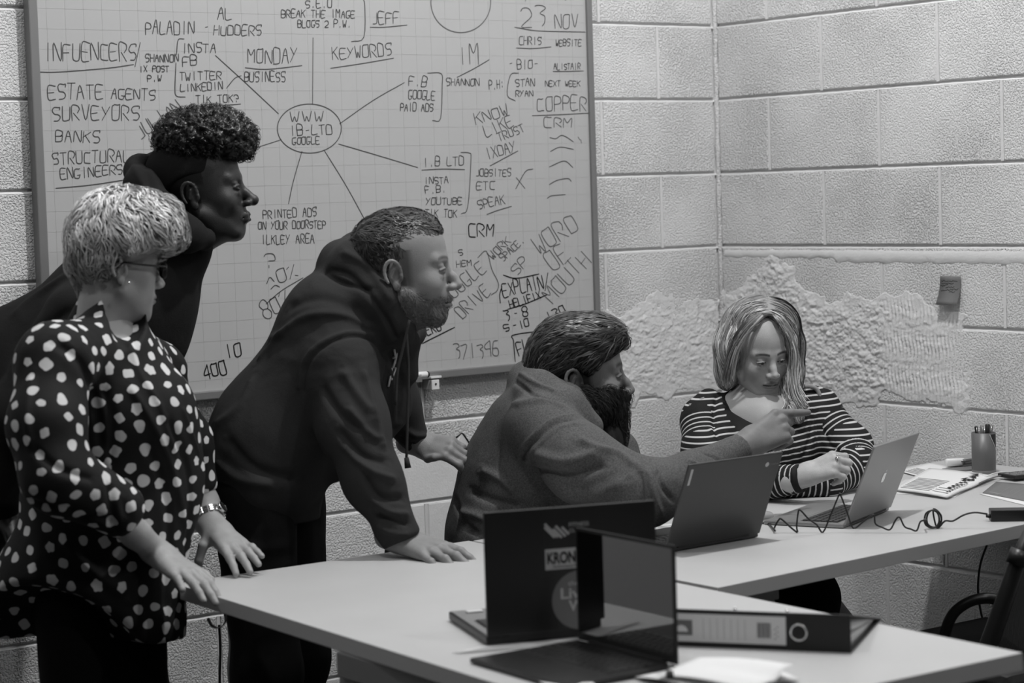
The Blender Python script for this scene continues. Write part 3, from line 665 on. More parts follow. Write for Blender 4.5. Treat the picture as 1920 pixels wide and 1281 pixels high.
# ------------------------------------------------------------------ paper and small things
def sheet(name, label, corners, lift=.0, th=.0004, curl=0.0, m_=None, cat='paper', group=None, n=8, lines=None, bow=0.0, dark=False):
    "corners: four table points in order"
    c = [np.array(k[:2]) for k in corners]; o0 = sum(c) / 4; V = []; F = []
    for i in range(n + 1):
        for j in range(n + 1):
            s, q = i / n, j / n; p_ = (c[0] * (1 - s) + c[1] * s) * (1 - q) + (c[3] * (1 - s) + c[2] * s) * q
            z = lift + curl * (s * s) * .5 + curl * (q * s) ** 2 + bow * math.sin(math.pi * s) * .6 + bow * .5 * math.sin(math.pi * 2 * q) ** 2 * s
            V.append((p_[0] - o0[0], p_[1] - o0[1], z + th))
    k = (n + 1) ** 2
    V += [(x, y, z - th) for x, y, z in V]
    for i in range(n):
        for j in range(n):
            a = i * (n + 1) + j; F.append((a, a + n + 1, a + n + 2, a + 1)); F.append((k + a, k + a + 1, k + a + n + 2, k + a + n + 1))
    e = [i * (n + 1) for i in range(n + 1)] + [n * (n + 1) + j for j in range(1, n + 1)] + [i * (n + 1) + n for i in range(n - 1, -1, -1)] + [j for j in range(n - 1, 0, -1)]
    for i in range(len(e)): a, b_ = e[i], e[(i + 1) % len(e)]; F.append((a, b_, k + b_, k + a))
    bm = bmesh.new(); vs = [bm.verts.new(v_) for v_ in V]; 
    for f in F: bm.faces.new([vs[i] for i in f])
    bmesh.ops.recalc_face_normals(bm, faces=bm.faces)
    if lines:
        t = thing(name, label, cat, (o0[0], o0[1], TZ), 0, group); o = bm_obj('page', bm, m_ or M_PAPER, t, True)
        def at(s, q, up=.0006):
            p_ = (c[0] * (1 - s) + c[1] * s) * (1 - q) + (c[3] * (1 - s) + c[2] * s) * q
            z = lift + curl * (s * s) * .5 + curl * (q * s) ** 2 + bow * math.sin(math.pi * s) * .6 + bow * .5 * math.sin(math.pi * 2 * q) ** 2 * s
            return (p_[0] - o0[0], p_[1] - o0[1], z + th + up)
        V = []; F = []
        for (s0, s1, q0, q1) in lines:
            m = 6; b_ = len(V)
            for i in range(m + 1):
                V += [at(s0 + (s1 - s0) * i / m, q0), at(s0 + (s1 - s0) * i / m, q1)]
            for i in range(m): F.append((b_ + 2 * i, b_ + 2 * i + 1, b_ + 2 * i + 3, b_ + 2 * i + 2))
        mesh_obj('printed_lines', V, F, M_PRINTD if dark else M_PRINT, t)
        return t
    o = bm_obj(name, bm, m_ or M_PAPER, None, True); o.location = (o0[0], o0[1], TZ); return tag(o, label, cat, group)
lnA = [(.10 + .0, .62, .06 + .055 * k, .085 + .055 * k) for k in range(9)] + [(.66, .92, .08 + .07 * k, .10 + .07 * k) for k in range(3)]
for k, (dx, dz) in enumerate(((0, .0), (.006, .0012), (-.004, .0024))):
    sheet('loose_sheet', ('lowest', 'middle', 'uppermost')[k] + ' of the loose sheets sticking out beside the silver laptop', [T(1664 + dx * 300, 925 - k * 2), T(1790, 934 - 3 * k), T(1830, 905 - 3 * k), T(1700, 900)], .0006 + dz, group='loose sheets by the silver laptop')
sheet('report_page', 'white printed report page lying farthest back under the earphone case', [T(1682, 885), T(1780, 912), T(1842, 890), T(1744, 870)], .0035, lines=[(.1, .5, .08 + .08 * k, .12 + .08 * k) for k in range(5)])
mg = sheet('printed_report', 'thick white printed report with a dark emblem at its front corner', [T(1674, 923), T(1776, 938), T(1868, 899), T(1742, 884)], .005, th=.004, bow=.004, n=10, lines=lnA)
# emblem and heading of the report
c = [np.array(T(x, y)[:2]) for x, y in ((1674, 923), (1776, 938), (1868, 899), (1742, 884))]; o0 = sum(c) / 4
def at(s, q, z=.0125):
    p_ = (c[0] * (1 - s) + c[1] * s) * (1 - q) + (c[3] * (1 - s) + c[2] * s) * q; return (p_[0] - o0[0], p_[1] - o0[1], z + .004 * math.sin(math.pi * s) * .6 + .001)
V = []; F = []
def quad_(pts):
    b_ = len(V); V.extend([at(*p_) for p_ in pts]); F.append(tuple(range(b_, b_ + len(pts))))
for k in range(6): quad_([(.80, .22 + .08 * k), (.86, .22 + .08 * k), (.86, .27 + .08 * k), (.80, .27 + .08 * k)])
for k in range(9): quad_([(.90, .08 + .05 * k), (.93, .08 + .05 * k), (.93, .11 + .05 * k), (.90, .11 + .05 * k)])
quad_([(.72, .62), (.80, .60), (.78, .72)]); quad_([(.74, .76), (.88, .74), (.82, .83)]); quad_([(.84, .62), (.92, .66), (.86, .72)]); quad_([(.70, .86), (.80, .92), (.84, .84)])
mesh_obj('dark_emblem', V, F, M_PRINTD, mg)
sheet('dark_leaflet', 'dark printed leaflet with pale lines under the phone at the right', [T(1842, 926), T(1930, 943), T(1990, 915), T(1868, 905)], .002, m_=M_STICK, lines=[(.3 + .12 * k, .31 + .12 * k, .2, .7) for k in range(4)] + [(.1, .35, .1, .14)])
sheet('white_page', 'white page lying loose at the right end of the back table', [T(1836, 927), T(1960, 958), T(2010, 940), T(1890, 916)], .0008, lines=[(.3, .6, .3, .34), (.3, .5, .45, .48)])
nb = thing('notebook_stack', 'dark bound notebooks stacked against the wall behind the pen cup', 'notebook', T(1812, 876), .1)
for k in range(4): box('notebook_cover', -.045 - .003 * (k % 2), .05, -.03, .03, k * .007, k * .007 + .0015, M_BLK2, nb); box('notebook_pages', -.043, .048, -.028, .028, k * .007 + .0015, k * .007 + .0065, M_PRINT, nb)
pd = T(1805, 884); pad = box('note_pad', -.045, .05, -.03, .03, 0, .008, M_STICK, None, .001); pad.location = pd; pad.rotation_euler = (0, 0, -.25); tag(pad, 'small grey note pad under the white earphone case', 'notepad')
pc = T(1791, 880); bm = bmesh.new(); box_bm(bm, -.0275, .0275, -.0105, .0105, .0, .021); bevel(bm, .0098, 5)
o = bm_obj('earphone_case', bm, M_WHITEP, None, True); o.location = (pc[0], pc[1], TZ + .0085); o.rotation_euler = (0, 0, -.55); tag(o, 'small glossy white earphone case lying on the note pad', 'case')
# pen cup
cp = T(1845, 887); cup = thing('pen_cup', 'tall grey round pen cup holding pens near the wall', 'cup', cp)
V, F = lathe([(0, .0), (.030, .0), (.0315, .002), (.0315, .108), (.030, .108), (.030, .004), (0, .004)], 40); mesh_obj('cup_body', V, F, M_CUP, cup, True)
V, F = lathe([(.0318, .0), (.0318, .009), (.0314, .0095)], 40); mesh_obj('base_band', V, F, M_STICK, cup, True)
def on_cup(a, z, r=.0319): return (r * math.cos(a), r * math.sin(a), z)
acam = math.atan2(-FW[1], -FW[0]); V = []; F = []
for i in range(13):
    z = .105 - i * .0045; a0 = min(acam + .35 + .055 * i + .0035 * i * i, acam + 1.6); V += [on_cup(a0 + (acam + 1.7 - a0) * s_ / 8, z, .0320) for s_ in range(9)]
for i in range(12):
    for s_ in range(8): F.append((9 * i + s_, 9 * i + s_ + 1, 9 * i + s_ + 10, 9 * i + s_ + 9))
mesh_obj('dark_panel', V, F, M_BLK2, cup, True)
pts = [on_cup(acam + .33 + .055 * i + .0035 * i * i, .105 - i * .0045, .0322) for i in range(13)]; tube_obj('pale_trim_line', pts, .0008, M_WHITEP, cup, 5)
tb = []
for k, (dx, dy, L, m_, lab, r_) in enumerate(((-.016, .004, .124, M_BLK, 'leftmost black pen in the grey cup', .0045), (-.006, -.012, .126, M_STICK, 'grey pen with a flat clip in the cup', .005), (.004, .010, .122, M_CHROME, 'silver pen half hidden in the middle of the cup', .004), (.009, -.006, .130, M_BLK, 'thick black marker, tallest in the grey cup', .0065), (.020, .006, .127, M_LEG, 'rightmost grey pen in the cup', .005))):
    d = RT * dx + FW * dy; base = np.array([cp[0], cp[1], TZ + .006]) + d * .4; tip = np.array([cp[0], cp[1], TZ + L]) + d * 1.15
    pn = thing('pen', lab, 'pen', base, group='pens in the grey cup')
    v_ = tip - base; tube_obj('barrel', [v_ * s for s in (0, .3, .7, .985, 1)], [r_ * .6, r_, r_, r_, r_ * .7], m_, pn, 10)
    tube_obj('clip', [v_ * .72 - FW * (r_ + .001), v_ * .97 - FW * (r_ + .0015)], .0008, M_CHROME if k != 3 else M_BLK2, pn, 5)
# phone, cables, power brick
ph = T(1915, 899); p_ = thing('phone', 'black phone lying at the right end of the back table', 'phone', ph, -.2)
box('case', -.045, .09, -.03, .04, .006, .016, M_BLK, p_, .003); box('glass', -.040, .085, -.026, .036, .016, .0163, M_GLOSS, p_)
wc = tube_obj('white_cable', spline([T(1836, 897, .002), T(1850, 893, .012), T(1868, 887, .016), T(1892, 885, .014), T(1925, 887, .008), T(1960, 888, .004)], 8), .0018, M_WHITEP)
tag(wc, 'white charging cable looping past the foot of the pen cup', 'cable')
wc = tube_obj('grey_cable', spline([T(1836, 906, .011), T(1858, 897, .012), T(1880, 892, .01), T(1905, 894, .005), T(1935, 893, .003)], 8), .0018, M_SILV2)
tag(wc, 'grey cable lying across the report beside the phone', 'cable')
ps0 = T(1858, 979); pd_ = T(1990, 977) - ps0; pb_ = thing('power_brick', 'black rectangular power adapter at the near edge of the back table', 'adapter', ps0, math.atan2(pd_[1], pd_[0]))
box('brick', 0, .13, 0, .045, 0, .026, M_BLK, pb_, .002); o = tube_obj('strain_relief', [(-.010, .01, .012), (0.001, .01, .012)], [.003, .0055], M_BLK, pb_, 8)
zz = [(1427, 978), (1440, 983), (1453, 993), (1452, 988), (1461, 972), (1466, 971), (1482, 986), (1495, 997), (1494, 985), (1498, 956), (1503, 955), (1516, 970), (1532, 982), (1543, 996), (1558, 964), (1574, 926), (1578, 926), (1590, 961), (1600, 988), (1620, 975), (1636, 963), (1640, 966), (1642, 980), (1655, 987), (1669, 991), (1679, 974), (1687, 967), (1696, 985), (1708, 990), (1719, 993), (1726, 976), (1736, 973)]
cpts = []
for x, y in zz:
    b_ = T(x, 1000 if x > 1440 else 984); d_ = np.dot(b_ - CAM, FW); cpts.append(b_ + np.array([0, 0, .0022 + max(0, 996 - y) * d_ / FPX * .985 if x > 1440 else .003]))
cc = T(1746, 992)
for k in range(26):
    a = k * 2 * math.pi / 9 + math.pi; cpts.append(cc + RT * (.019 * math.cos(a) * (.9 + .1 * math.sin(k)) + .0004 * k) + np.array([0, 0, .0225 + .0195 * math.sin(a)]) + FW * (.0009 * k - .01))
for x, y in ((1757, 992), (1772, 979), (1787, 979), (1807, 968), (1828, 963), (1852, 966)):
    b_ = T(x, 992); d_ = np.dot(b_ - CAM, FW); cpts.append(b_ + np.array([0, 0, .0024 + (992 - y) * d_ / FPX]))
cb = tube_obj('kinked_cable', spline(cpts, 4), .0021, M_BLK, None, 6); tag(cb, 'black zigzag kinked power cable with a coiled middle on the back table', 'cable')
ms = T(1434, 972); V, F = lathe([(0, .0), (.016, 0), (.018, .006), (.014, .013), (.006, .016), (0, .0165)], 20); o = mesh_obj('computer_mouse', V, F, M_WHITEP, None, True); o.location = ms; o.scale = (1.4, 1, 1); tag(o, 'rounded white mouse partly hidden beside the grey laptop', 'mouse')
sheet('paper_sheet', 'white paper sheet half hidden left of the dark grey laptop', [T(1225, 1012), T(1300, 1008), T(1300, 980), T(1225, 984)], .0005, lines=[(.1, .9, .2 + .1 * k, .23 + .1 * k) for k in range(7)])
# crumpled papers at the bottom edge
sheet('crumpled_paper', 'rumpled white paper in front of the binder at the bottom edge', [T(1190, 1275), T(1360, 1330), T(1500, 1278), T(1330, 1243)], .004, bow=.02, n=12)
sheet('crumpled_paper', 'curled white paper lying over the rumpled sheet at the bottom edge', [T(1230, 1290), T(1420, 1330), T(1490, 1285), T(1310, 1256)], .02, curl=.008, bow=.012, n=12)
sheet('folded_paper', 'white folded paper in front of the side-on laptop at the bottom edge', [T(1005, 1280), T(1060, 1320), T(1130, 1300), T(1082, 1270)], .004, bow=.006)
sheet('shadow_line_sheet', 'flat pale sheet added in place of a lamp shadow line between the two foreground laptops', [T(848, 1226), T(1010, 1215), T(1110, 1190), T(1030, 1184)], .0006)  # sheet added to stand in for a faint shadow line of the second lamp
kc = thing('bulldog_clip', 'small black bulldog clip on the papers at the bottom edge', 'clip', T(1256, 1272, .025), .9)
box('clip_body', -.012, .012, -.006, .006, 0, .010, M_BLK, kc, .002); tube_obj('clip_handle', [(-.006, 0, .01), (-.004, 0, .022), (.004, 0, .022), (.006, 0, .01)], .0012, M_CHROME, kc, 6)

# ------------------------------------------------------------------ chairs and the dark stand at the right
def chair(name, label, loc, rotz, seat=.45, back=.86, w_=.42, m_=M_BLK2):
    t = thing(name, label, 'chair', loc, rotz)
    box('seat', -w_ / 2, w_ / 2, -.21, .21, seat - .04, seat, m_, t, .015, seg=3)
    bm = bmesh.new(); box_bm(bm, -w_ / 2, w_ / 2, .20, .235, seat + .14, back); bevel(bm, .016, 4); bm_obj('backrest', bm, m_, t, True)
    for sx in (-1, 1):
        tube_obj('leg', [(sx * (w_ / 2 - .03), -.18, seat - .03), (sx * (w_ / 2 - .01), -.21, .0)], .011, M_LEGD, t, 8)
        tube_obj('leg', [(sx * (w_ / 2 - .03), .215, seat + .2), (sx * (w_ / 2 - .03), .205, seat - .03), (sx * (w_ / 2 - .01), .25, .0)], .011, M_LEGD, t, 8)
    return t
oc = thing('office_chair', 'black office chair with a leaning grey back and curved arm at the right edge', 'chair', (*W(1900, 1281, 4.75)[:2], 0)); oc0 = np.array(oc.location)
def rel_(pts): return [p_ - oc0 for p_ in pts]
tube_obj('back_frame', rel_([W(1936, 990, 4.72), W(1912, 1045, 4.72), W(1868, 1170, 4.74), W(1822, 1300, 4.76), W(1790, 1390, 4.78)]), [.016, .018, .020, .022, .022], M_BLK, oc, 10)
tube_obj('joint_collar', rel_([W(1916, 1032, 4.72), W(1906, 1060, 4.72)]), .024, M_BLK, oc, 12)
a = [W(1926, 1010, 4.73), W(1868, 1185, 4.75), W(1830, 1300, 4.78), W(2080, 1330, 4.95), W(2120, 1080, 4.9), W(2080, 1000, 4.88)]
bm = bmesh.new(); f_ = [bm.verts.new(tuple(p_ - oc0)) for p_ in a]; g_ = [bm.verts.new(tuple(p_ - oc0 + FW * .02)) for p_ in a]; n = len(a)
bm.faces.new(f_); bm.faces.new(g_[::-1])
for i in range(n): bm.faces.new((f_[i], g_[i], g_[(i + 1) % n], f_[(i + 1) % n]))
bmesh.ops.recalc_face_normals(bm, faces=bm.faces); bm_obj('back_panel', bm, mat('grey_mesh_fabric', .06, .9, bump=[('weave', 90, .001)]), oc)
tube_obj('arm_loop', rel_(spline([W(1885, 1128, 4.86), W(1850, 1122, 4.86), W(1815, 1130, 4.86), W(1785, 1155, 4.87), W(1770, 1200, 4.88), W(1768, 1260, 4.88), W(1790, 1320, 4.88), W(1850, 1340, 4.86)], 6)), .0125, M_BLK, oc, 10)
for k in range(5):
    an = 2 * math.pi * k / 5; tube_obj('leg', [(.06, .08, .10), (.06 + .30 * math.cos(an), .08 + .30 * math.sin(an), .05)], [.022, .014], M_BLK, oc, 8)
    V, F = lathe([(0, 0), (.025, 0), (.025, .03), (0, .03)], 14); o = mesh_obj('caster', V, F, M_BLK, oc, True); o.rotation_euler = (math.pi / 2, 0, an); o.location = (.06 + .30 * math.cos(an), .08 + .30 * math.sin(an), .026)
tube_obj('gas_post', [(.06, .08, .08), (.06, .08, .42)], .025, M_BLK, oc, 12); box('seat', -.16, .30, -.12, .34, .42, .48, M_BLK2, oc, .02)
lc = tube_obj('trailing_cable', spline([W(1852, 1018, 5.4), W(1838, 1060, 5.4), W(1834, 1110, 5.4), W(1842, 1160, 5.4), W(1858, 1215, 5.4), W(1850, 1320, 5.4)], 6), .0028, M_BLK)
tag(lc, 'thin black cable trailing down under the back table at the right', 'cable')
pe = W(1245, 890, 6.15)
ch1 = chair('dining_chair', 'black plastic chair whose rounded back shows above the bearded man\'s sleeve', (pe[0] - .02, pe[1] - .0, 0), math.radians(-20), back=pe[2] + .012)
# ================================================================== people
# implicit-surface sculpting: smooth unions of tapered capsules and ellipsoids, polygonised with surface nets
class Field:
    def __init__(s, lo, hi, res):
        s.lo = np.array(lo, np.float32); s.res = res; n = np.ceil((np.array(hi) - s.lo) / res).astype(int) + 1
        s.ax = [s.lo[i] + res * np.arange(n[i], dtype=np.float32) for i in range(3)]; s.F = np.full(n, .06, np.float32)
    def sub(s, lo, hi):
        sl = []
        for i in range(3):
            a = int(np.clip(math.floor((lo[i] - s.lo[i]) / s.res), 0, len(s.ax[i]))); b = int(np.clip(math.ceil((hi[i] - s.lo[i]) / s.res) + 1, 0, len(s.ax[i]))); sl.append(slice(a, b))
        X, Y, Z = s.ax[0][sl[0]][:, None, None], s.ax[1][sl[1]][None, :, None], s.ax[2][sl[2]][None, None, :]
        return tuple(sl), X, Y, Z
    def comb(s, sl, d, k, op):
        A = s.F[sl]
        if op == 'add':
            if k > 0: h = np.maximum(k - np.abs(A - d), 0) / k; s.F[sl] = np.minimum(A, d) - h * h * k * .25
            else: s.F[sl] = np.minimum(A, d)
        elif op == 'sub':
            d = -d
            if k > 0: h = np.maximum(k - np.abs(A - d), 0) / k; s.F[sl] = np.maximum(A, d) + h * h * k * .25
            else: s.F[sl] = np.maximum(A, d)
    def cap(s, a, b, ra, rb, k=.01, op='add'):
        a = np.asarray(a, np.float32); b = np.asarray(b, np.float32); m = max(ra, rb) + .05
        sl, X, Y, Z = s.sub(np.minimum(a, b) - m, np.maximum(a, b) + m)
        if s.F[sl].size == 0: return
        v = b - a; L2 = float(v @ v) + 1e-12
        h = np.clip(((X - a[0]) * v[0] + (Y - a[1]) * v[1] + (Z - a[2]) * v[2]) / L2, 0, 1)
        d = np.sqrt((X - a[0] - h * v[0]) ** 2 + (Y - a[1] - h * v[1]) ** 2 + (Z - a[2] - h * v[2]) ** 2) - (ra + (rb - ra) * h)
        s.comb(sl, d, k, op)
    def chain(s, pts, rad, k=.01, op='add'):
        for i in range(len(pts) - 1): s.cap(pts[i], pts[i + 1], rad[i] if hasattr(rad, '__len__') else rad, rad[i + 1] if hasattr(rad, '__len__') else rad, k, op)
    def ell(s, c, r, R=None, k=.01, op='add'):
        c = np.asarray(c, np.float32); r = np.asarray(r, np.float32); m = float(r.max()) + .05
        sl, X, Y, Z = s.sub(c - m, c + m)
        if s.F[sl].size == 0: return
        x, y, z = X - c[0], Y - c[1], Z - c[2]
        if R is not None:
            R = np.asarray(R, np.float32); x, y, z = (x * R[0, 0] + y * R[1, 0] + z * R[2, 0]), (x * R[0, 1] + y * R[1, 1] + z * R[2, 1]), (x * R[0, 2] + y * R[1, 2] + z * R[2, 2])
        k0 = np.sqrt((x / r[0]) ** 2 + (y / r[1]) ** 2 + (z / r[2]) ** 2); k1 = np.sqrt((x / r[0] ** 2) ** 2 + (y / r[1] ** 2) ** 2 + (z / r[2] ** 2) ** 2) + 1e-9
        s.comb(sl, k0 * (k0 - 1) / k1, k, op)
    def plane_cut(s, p, n, k=0.0, r=None):
        "remove everything on the +n side of p (within radius r)"
        p = np.asarray(p, np.float32); n = np.asarray(n, np.float32); n = n / np.linalg.norm(n)
        lo, hi = (p - r, p + r) if r else (s.lo, s.lo + 99)
        sl, X, Y, Z = s.sub(lo, hi); d = -((X - p[0]) * n[0] + (Y - p[1]) * n[1] + (Z - p[2]) * n[2]); s.comb(sl, d, k, 'sub')
    def mesh(s):
        F = s.F; F[0] = F[-1] = .06; F[:, 0] = F[:, -1] = .06; F[:, :, 0] = F[:, :, -1] = .06
        S = F < 0; n = np.array(F.shape) - 1
        c = np.zeros(n, np.uint8)
        for i in (0, 1):
            for j in (0, 1):
                for k in (0, 1): c += S[i:i + n[0], j:j + n[1], k:k + n[2]]
        idx = np.argwhere((c > 0) & (c < 8)); vid = np.full(n, -1, np.int32); vid[tuple(idx.T)] = np.arange(len(idx))
        acc = np.zeros((len(idx), 3), np.float32); cnt = np.zeros(len(idx), np.float32)
        for axis in range(3):
            o = [a for a in range(3) if a != axis]
            for i in (0, 1):
                for j in (0, 1):
                    p = idx.copy(); p[:, o[0]] += i; p[:, o[1]] += j; q = p.copy(); q[:, axis] += 1
                    fa = F[tuple(p.T)]; fb = F[tuple(q.T)]; m = (fa < 0) != (fb < 0); t = np.where(m, fa / np.where(m, fa - fb, 1), 0)
                    v = (p - idx).astype(np.float32); v[:, axis] += t; acc += v * m[:, None]; cnt += m
        V = s.lo + (idx + acc / np.maximum(cnt, 1)[:, None]) * s.res
        Q = []
        for axis in range(3):
            o = [(axis + 1) % 3, (axis + 2) % 3]
            sl = [slice(1, -1)] * 3; sl[axis] = slice(0, -1); sl2 = [slice(1, -1)] * 3; sl2[axis] = slice(1, None)
            A = S[tuple(sl)]; B = S[tuple(sl2)]; e = np.argwhere(A != B)
            off = np.ones(3, int); off[axis] = 0; g = e + off; ins = A[tuple(e.T)]
            def at(a, b):
                h = g.copy(); h[:, o[0]] += a; h[:, o[1]] += b; return vid[tuple(h.T)]
            q = np.stack([at(-1, -1), at(0, -1), at(0, 0), at(-1, 0)], 1); q = np.where(ins[:, None], q, q[:, ::-1]); Q.append(q)
        Q = np.concatenate(Q); Q = Q[(Q >= 0).all(1)]
        return V.astype(np.float32), Q
def smooth_v(V, Q, it=1, f=.5):
    E = np.concatenate([Q[:, [0, 1]], Q[:, [1, 2]], Q[:, [2, 3]], Q[:, [3, 0]]]); n = len(V)
    for _ in range(it):
        A = np.zeros_like(V); c = np.zeros(n, np.float32)
        for k in range(3): A[:, k] = np.bincount(E[:, 0], V[E[:, 1], k], n) + np.bincount(E[:, 1], V[E[:, 0], k], n)
        c = np.bincount(E[:, 0], minlength=n) + np.bincount(E[:, 1], minlength=n); V = V + f * (A / np.maximum(c, 1)[:, None] - V)
    return V.astype(np.float32)
def normals(V, Q):
    fn = np.cross(V[Q[:, 2]] - V[Q[:, 0]], V[Q[:, 3]] - V[Q[:, 1]]); N = np.zeros_like(V)
    for k in range(3):
        for j in range(4): N[:, k] += np.bincount(Q[:, j], fn[:, k], len(V))
    return N / (np.linalg.norm(N, axis=1)[:, None] + 1e-12)
def seg_dist(P, pts):
    d = np.full(len(P), 9., np.float32)
    for a, b in zip(pts[:-1], pts[1:]):
        v = b - a; h = np.clip(((P - a) @ v) / (v @ v + 1e-12), 0, 1); d = np.minimum(d, np.linalg.norm(P - a - h[:, None] * v, axis=1))
    return d
def bvh_of(V, Q): return BVHTree.FromPolygons([tuple(v) for v in V.tolist()], [tuple(q) for q in Q.tolist()])
def hits(bvh, pix):
    out = []
    for x, y in pix:
        d = Vector(ray(x, y)).normalized(); h = bvh.ray_cast(Vector(CAM), d)
        if h[0] is not None: out.append(np.array(h[0], np.float32))
    return out
def folds(V, Q, strokes, noise=(9, .004)):
    "cloth folds: (pixel polyline, width mm, height mm); positive ridges, negative creases"
    N = normals(V, Q)
    if noise: V = V + N * ((fbm(V * noise[0] * np.array([1, 1, .8]) + 2 * fbm(V * 4, 2)[:, None], 3) - .5) * 2 * noise[1])[:, None]
    if strokes:
        b = bvh_of(V, Q); D = np.zeros(len(V), np.float32)
        for px, wd, am in strokes:
            px = spline(np.array([(x, y, 0) for x, y in px], float), 4)[:, :2]; h = hits(b, px)
            if len(h) < 2: continue
            h = np.array(h)
            # break where the surface jumps
            cut = np.where(np.linalg.norm(np.diff(h, axis=0), axis=1) > .12)[0]
            for part in np.split(h, cut + 1):
                if len(part) < 2: continue
                lo = part.min(0) - wd * .004; hi = part.max(0) + wd * .004; m = ((V > lo) & (V < hi)).all(1)
                i = np.where(m)[0]
                if len(i) == 0: continue
                d = seg_dist(V[i], part) / (wd * .001)
                L = np.linalg.norm(V[i] - part[0], axis=1); Ln = np.linalg.norm(V[i] - part[-1], axis=1)
                tap = np.clip(np.minimum(L, Ln) / (wd * .002), .15, 1)
                D[i] += am * .001 * np.exp(-d * d) * tap
        V = V + N * D[:, None]
    return V.astype(np.float32)
Px = lambda r, d: r * d / FPX
def C(F, *pts, k=.02, op='add', grow=0.0):
    "chain of (px, py, depth, radius px)"
    for a, b in zip(pts[:-1], pts[1:]): F.cap(W(*a[:3]), W(*b[:3]), Px(a[3], a[2]) + grow, Px(b[3], b[2]) + grow, k, op)
def Ell(F, c, r, ang=0.0, k=.03, op='add', grow=0.0, yaw=0.0):
    "ellipsoid at pixel/depth, radii px (along, across, depth), image angle in degrees counter-clockwise"
    a = math.radians(ang); e1 = RT * math.cos(a) + UP * math.sin(a); e2 = -RT * math.sin(a) + UP * math.cos(a); e3 = FW
    if yaw: b = math.radians(yaw); e1, e3 = e1 * math.cos(b) + e3 * math.sin(b), e3 * math.cos(b) - e1 * math.sin(b)
    R = np.stack([e1, e2, e3], 1); F.ell(W(*c), [Px(q, c[2]) + grow for q in r], R, k, op)
def bounds(pts, m=.08):
    q = np.array([p_[:3] for p_ in pts], float); lo, hi = q.min(0), q.max(0)
    P = np.array([W(x, y, d) for x in (lo[0], hi[0]) for y in (lo[1], hi[1]) for d in (lo[2], hi[2])]); return P.min(0) - m, P.max(0) + m

